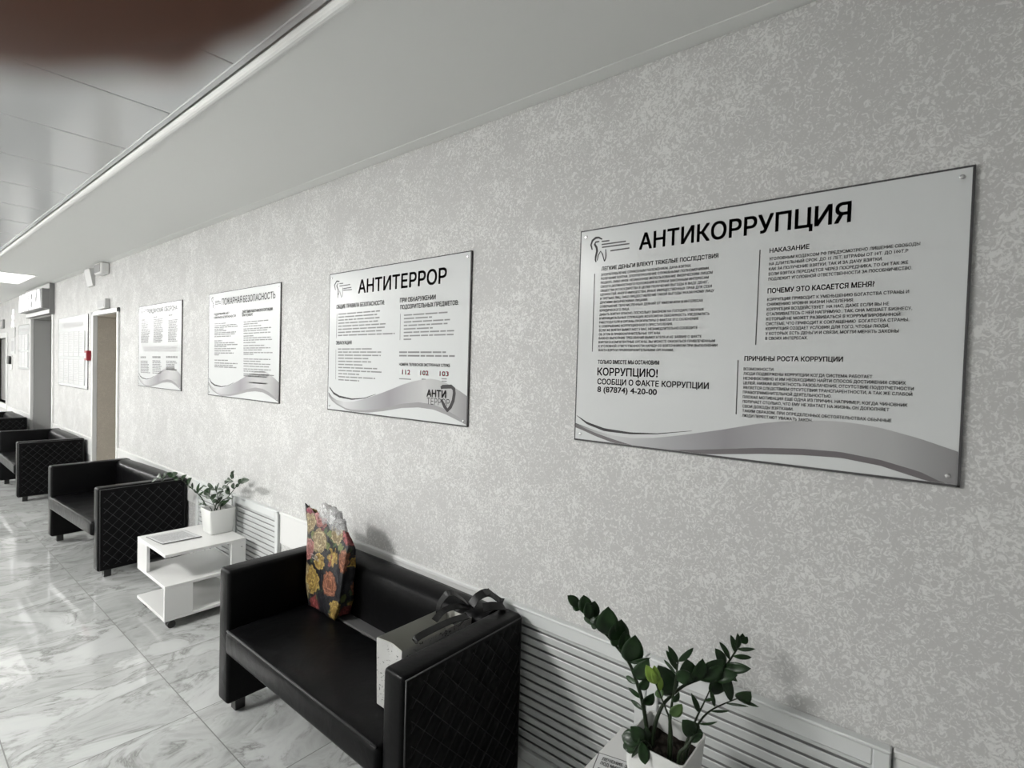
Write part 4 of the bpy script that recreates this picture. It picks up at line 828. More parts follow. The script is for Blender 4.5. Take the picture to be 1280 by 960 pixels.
# 4: civil defence board
root, put = board(R[3], 'white notice board headed ГРАЖДАНСКАЯ ОБОРОНА, fourth from the camera')
d = PD['p4']
print_lines(d['title'], 'title', M_GREYINK, put, root, 0.014, 3)
for blk in d['lines']:
    print_bars(blk, 'body_text', M_MIDINK, put)
b = MB(); b.poly([(XF, p[0], p[1]) for p in d['box']]); put(b, 'text_panel', M_PALEINK)
print_emblem(d, put, 0.005)
print_band(shifted(PD['p2'], R[1], R[3]), R[3], put, M_SHADEBAND)

# 5, 6: information boards with paper pockets, down the corridor
def pocket_board(rect, label, nx, seed):
    y0, y1, z0, z1 = rect
    root, put = board(rect, label)
    W, Hh = y0 - y1, z1 - z0
    rnd = random.Random(seed)
    print_bars([('', y0 - 0.17 * W, y1 + 0.14 * W, z1 - 0.155 * Hh, 0.07 * Hh)], 'title', M_PALEINK, put)
    for row in range(2):
        zt = z1 - (0.22 + 0.39 * row) * Hh
        for k in range(nx):
            w = W * 0.86 / nx
            ya = y0 - 0.07 * W - k * w
            b = MB(); b.box(XF - 0.008, XF, ya - w + 0.015, ya, zt - 0.34 * Hh, zt, 0.001, 1)
            bmesh.ops.recalc_face_normals(b.b, faces=b.b.faces)
            pk = put(b, 'paper_pocket', M_PAPER)
            lines = [('', ya - 0.02, ya - w + 0.015 + rnd.uniform(0.01, 0.08), zt - 0.03 - i * 0.022, 0.007) for i in range(int(0.30 * Hh / 0.022))]
            print_bars(lines, 'sheet_text', M_PALEINK, put, XF - 0.0085)
    return root
pocket_board(R[4], 'tall white information board with paper pockets between the two passages', 5, 3)
pocket_board(R[5], 'small white information board left of the pharmacy passage', 3, 5)

# ------------------------------------------------------------------ small fittings on the wall
def fitting(name, label, cat, y, z):
    return thing(name, label, cat, (WX, y, z))
t = fitting('alarm_call_point', 'red fire alarm call point beside the beige passage', 'fire alarm', 7.40, 1.550)
b = MB(); b.box(-0.045, -0.001, -0.05, 0.05, -0.055, 0.055, 0.006, 2); b.build('housing', M_RED, t)
b = MB(); b.box(-0.048, -0.044, -0.028, 0.028, -0.03, 0.03, 0.001, 1); b.build('button_plate', M_TRIM, t)

t = fitting('loudspeaker', 'small grey wall speaker with white rim under the soffit', 'speaker', 6.80, 2.448)
b = MB(); b.box(-0.075, -0.001, -0.13, 0.13, -0.058, 0.055, 0.012, 2); b.build('housing', M_TRIM, t)
b = MB(); b.box(-0.079, -0.072, -0.105, 0.105, -0.042, 0.042, 0.002, 1); b.build('grille', M_MIDGREY, t)

t = fitting('sign_box', 'grey unlit indicator box above the beige passage', 'sign', 6.79, 2.085)
b = MB(); b.box(-0.045, -0.001, -0.14, 0.14, -0.05, 0.05, 0.005, 2); b.build('housing', M_GREYPL, t)
b = MB(); b.box(-0.048, -0.044, -0.12, 0.12, -0.036, 0.036, 0.001, 1); b.build('face_plate', M_PALEINK, t)

t = fitting('motion_detector', 'white tapered detector high on the wall under the soffit', 'detector', 7.33, 2.41)
b = MB(); b.prism([(-0.001, -0.11, -0.10), (-0.02, -0.11, -0.095), (-0.055, -0.11, 0.085), (-0.001, -0.11, 0.09)], (0, 0.22, 0)); b.build('housing', M_GREYPL, t)
b = MB(); b.box(-0.014, -0.001, -0.12, 0.12, 0.088, 0.098, 0.002, 1); b.build('mount', M_TRIM, t)

t = fitting('card_terminal', 'small black card reader on a white plate past the pharmacy passage', 'card reader', 12.55, 1.45)
b = MB(); b.box(-0.012, -0.001, -0.14, 0.10, -0.16, 0.08, 0.004, 2); b.build('plate', M_TRIM, t)
b = MB(); b.box(-0.05, -0.011, -0.09, 0.09, -0.07, 0.07, 0.01, 2); b.build('reader', M_BLACKPL, t)

t = fitting('wall_switch', 'grey wall box high up beyond the glowing walking figure', 'switch', 13.4, 2.10)
b = MB(); b.box(-0.03, -0.001, -0.13, 0.13, -0.08, 0.08, 0.005, 2); b.build('housing', M_MIDGREY, t)
b = MB(); b.box(-0.034, -0.029, -0.07, 0.07, -0.05, 0.05, 0.003, 1); b.build('button_plate', M_GREYPL, t)

# glowing pictogram of a walking figure
t = fitting('exit_sign', 'small glowing walking figure sign on the wall left of the pharmacy', 'sign', 12.36, 2.14)
b = MB(); b.box(-0.012, -0.001, -0.21, 0.21, -0.30, -0.13, 0.002, 1); b.build('plate', M_GREYPL, t)
b = MB()
b.lathe([(0.05, -0.016), (0.05, -0.004), (0.048, -0.001)], (0, -0.04, 0.13), 'X', 14)
for (ya, za, yb, zb, w) in ((-0.02, 0.08, 0.02, -0.03, 0.07), (0.02, -0.02, 0.12, -0.12, 0.05), (0.02, -0.02, -0.05, -0.07, 0.05), (-0.05, -0.07, -0.09, -0.13, 0.045), (-0.02, 0.07, -0.12, 0.02, 0.04), (-0.01, 0.07, 0.10, 0.05, 0.04)):
    dd = Vector((0, yb - ya, zb - za)).normalized(); nn = Vector((0, -dd.z, dd.y)) * (w / 2)
    A = Vector((-0.014, ya, za)); Bq = Vector((-0.014, yb, zb))
    b.prism([A + nn, Bq + nn, Bq - nn, A - nn], (0.012, 0, 0))
b.build('figure', M_GLOW, t)
b = MB(); b.box(-0.010, -0.001, -0.20, 0.20, -0.58, -0.32, 0.002, 1); b.build('notice_plate', M_PAPER, t)
b = MB(); b.box(-0.012, -0.0105, -0.12, 0.14, -0.54, -0.36); b.build('notice_text', M_PALEINK, t)

# pharmacy sign: backing on the wall, box, lit letters standing off the front
t = thing('pharmacy_sign', 'glowing АПТЕКА box sign above the pharmacy passage', 'sign', (WX, 10.0, 2.30))
b = MB(); b.box(-0.052, -0.001, -0.80, 0.86, -0.20, 0.205, 0.003, 1); b.build('backing', M_SIGNBOX, t)
b = MB(); b.box(-0.056, -0.050, -0.78, 0.84, 0.135, 0.200, 0.001, 1); b.box(-0.056, -0.050, -0.78, 0.84, -0.195, -0.145, 0.001, 1); b.build('white_strip', M_TRIM, t)
b = MB(); b.box(-0.128, -0.05, -0.79, 0.80, -0.135, 0.125, 0.003, 1); b.build('box', M_SIGNBOX, t)
for k, ch in enumerate('АПТЕКА'):
    vs, fs = text_shapes(ch, 0.0, 3)
    a = min(v.x for v in vs); wd = max(v.x for v in vs) - a
    tm = bmesh.new()
    for du in (-0.012, 0.012):
        vv = [tm.verts.new((-0.128, 0.79 - k * 0.263 - (v.x - a) * 0.175 / wd - du, -0.125 + v.y * 0.245 / cap_height())) for v in vs]
        for f in fs:
            tm.faces.new([vv[i] for i in f])
    ex = bmesh.ops.extrude_face_region(tm, geom=tm.faces[:])
    bmesh.ops.translate(tm, vec=(-0.016, 0, 0), verts=[e for e in ex['geom'] if isinstance(e, bmesh.types.BMVert)])
    b = MB(); b.add(tm); b.build('letter', M_GLOW, t)

# ------------------------------------------------------------------ sofas
def quilt(W, H, side):
    """quilted outer face of an arm: W along depth, H high, diamonds with stitched grooves (built in the x-z plane, bulging along y)"""
    bm = bmesh.new()
    nx, nz = 76, 84
    px, pz = 0.070, 0.074
    grid = []
    for i in range(nx + 1):
        row = []
        for k in range(nz + 1):
            x, z = W * i / nx, H * k / nz
            a = (x / px + z / pz); c = (x / px - z / pz)
            da = abs(a - round(a)); dc = abs(c - round(c))
            dmin = min(da, dc)
            h = min(1.0, dmin / 0.16) ** 0.6 * 0.0065
            ed = min(x, W - x, z, H - z)
            h *= min(1.0, ed / 0.012)
            row.append(bm.verts.new((x, side * (h - 0.002), z)))
        grid.append(row)
    for i in range(nx):
        for k in range(nz):
            bm.faces.new((grid[i][k], grid[i + 1][k], grid[i + 1][k + 1], grid[i][k + 1]))
    return bm

def make_sofa(label):
    t = thing('sofa', label, 'sofa', (0, 0, 0), 0, 'black two seat sofas along the wall')
    L, Dp, Hh, A = 1.25, 0.555, 0.63, 0.095
    for (y0, side) in ((0, -1), (L - A, 1)):
        b = MB(); b.box(0, Dp, y0, y0 + A, 0.05, Hh, 0.016, 3)
        arm = smooth_by_angle(b.build('arm', M_LEATHER, t))
        q = MB(); q.b.free(); q.b = quilt(Dp - 0.03, Hh - 0.05 - 0.03, side)
        bmesh.ops.translate(q.b, vec=(0.015, y0 if side < 0 else y0 + A, 0.065), verts=q.b.verts)
        q.build('quilted_panel', M_LEATHER, arm, smooth=True)
        s = MB()
        for sgn in (1, -1):                          # stitch lines lying in the grooves
            for n in range(-12, 18):
                p0, p1, W, Hq = 0.070, 0.074, Dp - 0.03, Hh - 0.08
                seg = []
                for k in range(61):
                    x = W * k / 60
                    z = (n - sgn * x / p0) * p1 if sgn > 0 else (x / p0 - n) * p1
                    if 0.014 < z < Hq - 0.014 and 0.014 < x < W - 0.014:
                        seg.append((x + 0.015, (y0 if side < 0 else y0 + A) + side * 0.0012, z + 0.065))
                if len(seg) > 1:
                    s.tube([seg[0], seg[-1]], 0.0016, 5)
        s.build('stitching', M_STITCH, arm)
        s = MB()
        ys = y0 if side < 0 else y0 + A
        s.tube([(0.012, ys - side * 0.001, 0.06), (0.012, ys - side * 0.001, Hh - 0.012), (Dp - 0.012, ys - side * 0.001, Hh - 0.012), (Dp - 0.012, ys - side * 0.001, 0.06)], 0.0035, 6)
        s.build('piping', M_SEAM, arm, smooth=True)
    # seat: softened slab, front lip a little proud of the arms
    b = MB(); b.box(-0.014, 0.372, A + 0.001, L - A - 0.001, 0.283, 0.386, 0.02, 4)
    bmesh.ops.subdivide_edges(b.b, edges=[e for e in b.b.edges if e.calc_length() > 0.3], cuts=22, use_grid_fill=True)
    rnd = random.Random(4)
    for v in b.b.verts:
        if v.co.z > 0.36:
            u = (v.co.y - A) / (L - 2 * A); k = (v.co.x + 0.014) / 0.386
            v.co.z += 0.008 * math.sin(PI * min(1, max(0, u))) * math.sin(PI * min(1, max(0, k))) + 0.0016 * math.sin(u * 47 + k * 13) * math.sin(k * 9 + u * 5) - (0.003 * math.cos(u * 6 * PI) if k < 0.12 else 0)
    smooth_by_angle(b.build('seat', M_LEATHER, t), 50)
    b = MB(); b.tube([(-0.008, A + 0.012, 0.384), (-0.010, L / 2, 0.384), (-0.008, L - A - 0.012, 0.384)], 0.004, 6); b.build('seat_piping', M_SEAM, t, smooth=True)
    b = MB(); b.box(0.370, 0.455, A + 0.001, L - A - 0.001, 0.27, 0.384, 0.006, 2); b.build('rear_ledge', M_LEDGE, t)  # strip behind the seat, set a paler grey than the leather
    # backrest with a padded rolled top
    b = MB()
    prof = [(0.445, 0.22), (0.440, 0.40), (0.436, 0.52), (0.434, 0.565), (0.440, 0.598), (0.456, 0.618), (0.48, 0.629), (0.52, 0.630), (0.545, 0.624), (0.555, 0.61), (0.555, 0.06), (0.50, 0.06), (0.50, 0.22)]
    n = 28
    rings = []
    for k in range(n + 1):
        u = k / n
        y = A + 0.001 + (L - 2 * A - 0.002) * u
        pad = 0.012 * math.sin(PI * u)
        rings.append([b.b.verts.new((x - (pad if (x < 0.47 and z > 0.3) else 0), y, z + (0.004 * math.sin(PI * u) if z > 0.58 else 0))) for (x, z) in prof])
    for i in range(n):
        for k in range(len(prof)):
            b.b.faces.new((rings[i][k], rings[i][(k + 1) % len(prof)], rings[i + 1][(k + 1) % len(prof)], rings[i + 1][k]))
    b.b.faces.new(rings[0]); b.b.faces.new(rings[-1][::-1])
    smooth_by_angle(b.build('backrest', M_LEATHER, t), 45)
    for (x, y) in ((0.065, 0.045), (0.50, 0.045), (0.065, L - 0.055), (0.50, L - 0.055)):
        b = MB(); b.box(x - 0.022, x + 0.022, y - 0.022, y + 0.022, 0, 0.055, 0.003, 1); b.build('foot', M_BLACKPL, t)
    return t
sofa = make_sofa('black leatherette sofa nearest the camera holding a floral bag and a gift bag')
sofa.location = (0.968, 1.168, 0)
s2 = copy_tree(sofa); s2['label'] = 'black quilted sofa beside the white table with the far plant, empty'
s2.location = (0.992, 4.45, 0); s2.rotation_euler = (0, 0, math.radians(2.6))
s3 = copy_tree(sofa); s3['label'] = 'black quilted sofa standing before the beige passage, third from the camera'
s3.location = (0.972, 7.40, 0)
s4 = copy_tree(sofa); s4['label'] = 'farthest black sofa, cut by the left edge of the photograph'
s4.location = (0.92, 10.40, 0)

# ------------------------------------------------------------------ rolling side tables
def make_table(label):
    t = thing('side_table', label, 'table', (0, 0, 0), 0, 'white rolling side tables')
    Wx, Wy, T = 0.44, 0.475, 0.017
    def part(name, *bx):
        b = MB()
        for q in bx:
            b.box(*q, 0.0012, 1)
        return b.build(name, M_TABLE, t)
    part('tabletop', (0, Wx, 0, Wy, 0.435 - T, 0.435))
    part('shelf', (0, Wx, 0, Wy, 0.239, 0.256))
    part('base_shelf', (0, Wx, 0, Wy, 0.055, 0.072))
    zs = (0.2562, 0.4178)
    part('support_panel', (0.0, T, 0.305, Wy, *zs))
    a = part('support_panel', (0.355, Wx, 0, T, *zs))
    zl = (0.0722, 0.2388)
    part('support_panel', (0.0, 0.145, 0, T, *zl))
    part('support_panel', (0.21, Wx, Wy - T, Wy, *zl))
    part('support_panel', (Wx - T, Wx, T, 0.2, *zl))
    c = MB(); c.lathe([(0.004, -0.0012), (0.004, -0.0002), (0.0035, 0.0)], (0.415, 0.0, 0.385), 'Y', 10); c.build('screw', M_MIDGREY, a)
    for (x, y) in ((0.045, 0.045), (Wx - 0.045, 0.045), (0.045, Wy - 0.045), (Wx - 0.045, Wy - 0.045)):
        c = MB()
        c.box(x - 0.022, x + 0.022, y - 0.022, y + 0.022, 0.050, 0.055)
        for s in (-0.012, 0.012):
            c.lathe([(0.012, s - 0.007), (0.0215, s - 0.006), (0.0215, s + 0.006), (0.012, s + 0.007)], (x, y, 0.0215), 'Y', 18)
        c.box(x - 0.012, x + 0.012, y - 0.020, y + 0.020, 0.026, 0.051, 0.004, 2)
        c.build('caster', M_BLACKPL, t)
    return t
tab = make_table('white rolling side table holding a printed sheet, between two black sofas')
tab.location = (1.045, 3.325, 0)
tab2 = copy_tree(tab); tab2['label'] = 'white side table under the foreground plant, mostly below the frame'
tab2.location = (1.03, 0.255, 0)
TZ = 0.435

# ------------------------------------------------------------------ printed sheets on the tables
def sheet(label, p00, p10, p01, z, border, title=None):
    """p00 = top left of the page as read, p10 = top right, p01 = bottom left (x, y)"""
    o = Vector((*p00, z)); ex = Vector((*p10, z)) - o; ey = Vector((*p01, z)) - o
    t = thing('printed_sheet', label, 'paper', o)
    def P(u, v, h): return ex * u + ey * v + Vector((0, 0, h))
    curl = lambda u, v: 0.003 + 0.006 * max(0, u - 0.6) ** 2 * 4
    def slab(u0, u1, v0, v1, h0, h1, name, material, par):
        b = MB(); n = 10
        top = [[b.b.verts.new(P(u0 + (u1 - u0) * i / n, v0 + (v1 - v0) * k / n, h1 + curl(u0 + (u1 - u0) * i / n, 0))) for k in range(n + 1)] for i in range(n + 1)]
        bot = [[b.b.verts.new(P(u0 + (u1 - u0) * i / n, v0 + (v1 - v0) * k / n, h0 + curl(u0 + (u1 - u0) * i / n, 0))) for k in range(n + 1)] for i in range(n + 1)]
        for i in range(n):
            for k in range(n):
                b.b.faces.new((top[i][k], top[i + 1][k], top[i + 1][k + 1], top[i][k + 1]))
                b.b.faces.new((bot[i][k], bot[i][k + 1], bot[i + 1][k + 1], bot[i + 1][k]))
        for i in range(n):
            for (r, s) in ((0, 0), (n, n)):
                b.b.faces.new((top[i][r], top[i + 1][r], bot[i + 1][r], bot[i][r]))
                b.b.faces.new((top[r][i], top[r][i + 1], bot[r][i + 1], bot[r][i]))
        return b.build(name, material, par, smooth=False)
    if border:
        slab(0, 1, 0, 1, -0.003, -0.0008, 'dark_backing', M_EDGE, t)
        pg = slab(0.022, 0.978, 0.016, 0.984, -0.0008, 0.0, 'page', M_PAPER, t)
    else:
        pg = slab(0, 1, 0, 1, -0.003, -0.0004, 'page', M_PAPER, t)
    b = MB(); rnd = random.Random(5)
    v = 0.26 if title else 0.1
    while v < 0.92:
        u = 0.10
        ue = rnd.uniform(0.7, 0.92)
        while u < ue:
            w = rnd.uniform(0.04, 0.13)
            b.poly([P(u, v, 0.0006 + curl(u, 0)), P(u + w, v, 0.0006 + curl(u + w, 0)), P(u + w, v + 0.014, 0.0006 + curl(u + w, 0)), P(u, v + 0.014, 0.0006 + curl(u, 0))])
            u += w + 0.012
        v += 0.03
    b.build('body_text', M_GREYINK if title else M_MIDINK, t)
    if title:
        b = MB()
        exn, eyn = ex.normalized(), -ey.normalized()
        lw = ex.length
        for (s, u0, u1, v0, cap) in title:
            add_text(b, (s, 0, lw * (u1 - u0), 0, cap), 0, 0.02, 3, (P(u0, v0, 0.0045), exn, eyn))
        b.build('title', M_INK, t)
    return t
sheet('printed white sheet lying on the white table beside the far plant', (1.285, 3.740), (1.304, 3.516), (1.075, 3.749), TZ, True)
sheet('laminated page headed ЛЕЧЕНИЕ ЗУБОВ on the foreground table', (1.322, 0.728), (1.355, 0.603), (1.105, 0.668), TZ, True,
      [('ЛЕЧЕНИЕ ЗУБОВ', 0.12, 0.92, 0.125, 0.012), ('ПОД МИКРОСКОПОМ', 0.12, 1.0, 0.205, 0.012)])

# ------------------------------------------------------------------ potted plants
def leaf_mesh(mb, B, T, w, rnd, face):
    B, T = Vector(B), Vector(T)
    d = T - B; L = d.length
    if L < 1e-4: return
    d.normalize()
    n = (face - d * face.dot(d)).normalized()
    s = d.cross(n).normalized()
    N = 8
    prof = [0.06, 0.48, 0.80, 0.97, 1.0, 0.95, 0.80, 0.52, 0.03]
    droop = rnd.uniform(-0.06, 0.1)
    top = []
    for i in range(N + 1):
        u = i / N
        c = B + d * L * u + n * (L * (0.10 * math.sin(PI * u) * 0.8) - L * droop * u * u)
        hw = w / 2 * prof[i]
        cup = -0.22 * hw
        top.append([c + s * hw - n * cup, c + s * hw * 0.5 - n * cup * 0.25, c, c - s * hw * 0.5 - n * cup * 0.25, c - s * hw - n * cup])
    th = n * 0.0007
    up = [[mb.b.verts.new(p + th) for p in r] for r in top]
    dn = [[mb.b.verts.new(p - th) for p in r] for r in top]
    for i in range(N):
        for k in range(4):
            mb.b.faces.new((up[i][k], up[i + 1][k], up[i + 1][k + 1], up[i][k + 1]))
            mb.b.faces.new((dn[i][k], dn[i][k + 1], dn[i + 1][k + 1], dn[i + 1][k]))
        mb.b.faces.new((up[i][0], dn[i][0], dn[i + 1][0], up[i + 1][0]))
        mb.b.faces.new((up[i][4], up[i + 1][4], dn[i + 1][4], dn[i][4]))
    mb.b.faces.new([up[0][k] for k in range(5)] + [dn[0][k] for k in range(4, -1, -1)])

def potted_plant(label, cx, cy, stems, seed):
    z0 = TZ + 0.0005
    root = thing('potted_plant', label, 'plant', (cx, cy, z0))
    off = Vector((cx, cy, z0))
    rnd = random.Random(seed)
    # square pot: outer shell flaring upwards, inner wall down to the soil
    b = MB()
    Hp = 0.155
    def ring(h, z, r=0.012):
        out = []
        for (sx, sy, a0) in ((1, 1, 0), (-1, 1, 90), (-1, -1, 180), (1, -1, 270)):
            for q in (0, 30, 60, 90):
                a = math.radians(a0 + q)
                out.append(b.b.verts.new((sx * (h - r) + r * math.cos(a), sy * (h - r) + r * math.sin(a), z)))
        return out
    rs = [ring(0.062, 0.0, 0.008), ring(0.067, 0.004), ring(0.079, Hp - 0.002), ring(0.078, Hp), ring(0.0745, Hp), ring(0.073, Hp - 0.004), ring(0.066, 0.02, 0.008)]
    n = len(rs[0])
    for i in range(len(rs) - 1):
        for k in range(n):
            b.b.faces.new((rs[i][k], rs[i][(k + 1) % n], rs[i + 1][(k + 1) % n], rs[i + 1][k]))
    b.b.faces.new(rs[0][::-1]); b.b.faces.new(rs[-1])
    pot = smooth_by_angle(b.build('pot', M_POT, root), 35)
    b = MB()
    g = 16
    hs = 0.0705
    vs = [[b.b.verts.new((-hs + 2 * hs * i / g, -hs + 2 * hs * k / g, 0.115 + rnd.uniform(-0.004, 0.004))) for k in range(g + 1)] for i in range(g + 1)]
    for i in range(g):
        for k in range(g):
            b.b.faces.new((vs[i][k], vs[i + 1][k], vs[i + 1][k + 1], vs[i][k + 1]))
    b.build('soil', M_SOIL, root)
    for (pts, r, leaves) in stems:
        P = [Vector(p) - off for p in pts]
        # root the stem in the soil inside the pot
        bx = max(-0.05, min(0.05, P[0].x)); by = max(-0.05, min(0.05, P[0].y))
        base = Vector((bx, by, 0.112))
        if (P[0] - base).length > 0.01:
            P = [base] + P
        fine = []
        for i in range(len(P) - 1):
            p0, p1, p2, p3 = P[max(i - 1, 0)], P[i], P[i + 1], P[min(i + 2, len(P) - 1)]
            for k in range(4):
                u = k / 4
                fine.append(0.5 * ((2 * p1) + (p2 - p0) * u + (2 * p0 - 5 * p1 + 4 * p2 - p3) * u * u + (3 * p1 - p0 - 3 * p2 + p3) * u ** 3))
        fine.append(P[-1])
        nn = len(fine)
        b = MB(); b.tube(fine, [r * (1.0 - 0.65 * i / nn) for i in range(nn)], 8)
        st = b.build('stem', M_STEM, root, smooth=True)
        for (B, T, w, kind) in leaves:
            B = Vector(B) - off; T = Vector(T) - off
            j = min(range(nn), key=lambda q: (fine[q] - B).length)
            if (fine[j] - B).length < 0.03:
                B = fine[j]
            face = (-CAM_F + Vector((0.0, 0.0, 0.3)) + Vector((rnd.uniform(-.3, .3), rnd.uniform(-.3, .3), rnd.uniform(-.2, .25)))).normalized()
            b = MB(); leaf_mesh(b, B, T, w * 1.22, rnd, face)
            b.build('leaf', (M_LEAF, M_LEAF2, M_LEAF3)[kind], st, smooth=True)
    return root
potted_plant('dark green plant in a white square pot in the foreground', 1.30, 0.525, PLANT_DATA['near'], 3)
potted_plant('smaller looking plant in a white pot on the far white table', 1.42, 3.575, PLANT_DATA['far'], 8)

# ------------------------------------------------------------------ floral bag standing on the nearest sofa
SEAT = 0.394
t = thing('floral_bag', 'tall black bag with printed yellow and pink flowers on the sofa', 'bag', (1.345, 2.165, SEAT))
def bag_shell(outline_front, outline_back, nx, nz, amp, seed):
    bm = bmesh.new(); rnd = random.Random(seed)
    ph = [rnd.uniform(0, 6) for _ in range(8)]
    def crump(u, v):
        return amp * (math.sin(7 * u + 5 * v + ph[0]) * 0.6 + math.sin(13 * u - 9 * v + ph[1]) * 0.4 + math.sin(3 * u + 17 * v + ph[2]) * 0.4 + math.sin(23 * u + 11 * v + ph[3]) * 0.22)
    rings = []
    for k in range(nz + 1):
        v = k / nz
        L = outline_front(v); ring = []
        (yl, yr, z_l, z_r, x0, th) = L
        m = nx
        for i in range(m + 1):                       # front, left to right
            u = i / m
            ring.append(bm.verts.new((x0 + crump(u, v) * math.sin(PI * (0.1 + 0.8 * u)), yl + (yr - yl) * u, z_l + (z_r - z_l) * u)))
        for i in range(1, 5):                        # gusset
            u = i / 5
            ring.append(bm.verts.new((x0 + th * u, yr + 0.012 * math.sin(PI * u), z_r - 0.01 * u * v)))
        for i in range(m + 1):                       # back
            u = 1 - i / m
            ring.append(bm.verts.new((x0 + th + crump(u + 2, v) * 0.7, yl + (yr - yl) * u, z_l + (z_r - z_l) * u - 0.012 * v)))
        for i in range(1, 5):
            u = 1 - i / 5
            ring.append(bm.verts.new((x0 + th * u, yl - 0.012 * math.sin(PI * u), z_l - 0.01 * u * v)))
        rings.append(ring)
    n = len(rings[0])
    for k in range(nz):
        for i in range(n):
            bm.faces.new((rings[k][i], rings[k][(i + 1) % n], rings[k + 1][(i + 1) % n], rings[k + 1][i]))
    bm.faces.new(rings[0])
    return bm
def lerp_tab(tab, v):
    for (a, qa), (c, qc) in zip(tab, tab[1:]):
        if a <= v <= c:
            k = (v - a) / (c - a)
            return tuple(p + (q - p) * k for p, q in zip(qa, qc))
    return tab[-1][1]
# (v): left y, right y, left z, right z, front x, thickness — relative to the root
FB = [(0.0, (0.105, -0.115, 0.0, 0.0, -0.040, 0.075)), (0.25, (0.130, -0.150, 0.105, 0.085, -0.043, 0.075)), (0.5, (0.140, -0.158, 0.215, 0.175, -0.036, 0.065)),
      (0.8, (0.160, -0.165, 0.355, 0.290, -0.020, 0.050)), (0.9, (0.185, -0.176, 0.405, 0.328, -0.012, 0.036)), (1.0, (0.205, -0.140, 0.452, 0.385, -0.008, 0.022))]
b = MB(); b.b.free()
b.b = bag_shell(lambda v: lerp_tab(FB, v), None, 26, 34, 0.006, 2)
for v in b.b.verts:                                   # torn looking wavy mouth
    if v.co.z > 0.36:
        v.co.z += 0.007 * math.sin(v.co.y * 95) + 0.004 * math.sin(v.co.y * 190 + 1)
body = b.build('bag_body', M_FLORAL, t, smooth=True)
mod = body.modifiers.new('solid', 'SOLIDIFY'); mod.thickness = 0.0008
b = MB()                                              # pale looping script printed on the front
cx, cz = 0.075, 0.245
pts = [(cx - 0.058 * i / 39 + 0.008 * math.sin(i * 1.1), cz + 0.011 * math.sin(i * 1.1 + 1.2) + (0.013 if i in (3, 4, 30, 31) else 0) - 0.004 * i / 39) for i in range(40)]
b.tube([(-0.0475 , y, z) for (y, z) in pts], 0.0007, 5)
b.build('script_print', M_PALEINK, t, smooth=True)
b = MB()                                              # clear film bulging out of the mouth
for k, (y, z, r) in enumerate(((0.045, 0.432, 0.050), (-0.030, 0.418, 0.056), (-0.075, 0.395, 0.045))):
    s = bmesh.new(); bmesh.ops.create_icosphere(s, subdivisions=3, radius=r)
    rr = random.Random(k)
    for v in s.verts:
        v.co += v.normal * rr.uniform(-0.003, 0.003) + v.normal * 0.006 * math.sin(v.co.z * 120 + v.co.y * 90)
        v.co.x *= 0.45; v.co.z *= 1.05
    b.add(s, Matrix.Translation((0.006, y, z)))
b.build('clear_film', M_FILM, t)

# ------------------------------------------------------------------ grey gift bag with black ribbon handles
t = thing('gift_bag', 'pale grey paper gift bag with black ribbon handles beside the sofa arm', 'bag', (1.235, 1.372, SEAT))
hx, hy, hz = 0.160, 0.066, 0.222
b = MB()
pat = [(-hx + 0.002, -hy + 0.006), (hx - 0.012, -hy + 0.006), (hx - 0.012, hy - 0.006), (-hx + 0.002, hy - 0.006)]
topp = [(-hx, -hy), (hx, -hy), (hx, hy), (-hx, hy)]
lo = [b.b.verts.new((*p, 0.0)) for p in pat]; hi = [b.b.verts.new((*p, hz)) for p in topp]
b.b.faces.new(lo[::-1])
for k in range(4):
    b.b.faces.new((lo[k], lo[(k + 1) % 4], hi[(k + 1) % 4], hi[k]))
bmesh.ops.subdivide_edges(b.b, edges=b.b.edges[:], cuts=6, use_grid_fill=True)
for v in b.b.verts:
    if abs(abs(v.co.x) - hx) < 0.02 and abs(v.co.y) < hy * 0.9:
        v.co.x -= math.copysign(0.010 * (v.co.z / hz) * (1 - abs(v.co.y) / hy), v.co.x)
M_GP = mat('speckled_gift_paper', (0.5, 0.5, 0.49), 0.5, 0.4)
nt, bs, N, Lk = nodes(M_GP)
vv = coords(nt)
nn1 = noise(nt, vv, 95.0, 2.0, 0.6, 1.0); nn2 = noise(nt, vv, 16.0, 1.0)
sp = ramp(nt, math_node(nt, 'ADD', nn1, math_node(nt, 'MULTIPLY', nn2, 0.35)), [(0.80, (0.40, 0.40, 0.39)), (0.83, (0.07, 0.07, 0.07))])
Lk(sp, bs.inputs['Base Color'])
shell = b.build('paper_shell', M_GP, t)
b = MB()
ins = 0.0015
a = [b.b.verts.new((p[0] * 0.985, p[1] * 0.96, 0.004)) for p in pat]; c = [b.b.verts.new((p[0] * 0.985, p[1] * 0.965, hz + 0.0006)) for p in topp]
b.b.faces.new(a)
for k in range(4):
    b.b.faces.new((a[k], c[k], c[(k + 1) % 4], a[(k + 1) % 4]))
bmesh.ops.subdivide_edges(b.b, edges=b.b.edges[:], cuts=6, use_grid_fill=True)
for v in b.b.verts:
    if abs(abs(v.co.x) - hx * 0.985) < 0.02 and abs(v.co.y) < hy * 0.9:
        v.co.x -= math.copysign(0.010 * (v.co.z / hz) * (1 - abs(v.co.y) / hy), v.co.x)
b.build('lining', M_GIFTIN, t, recalc=False)
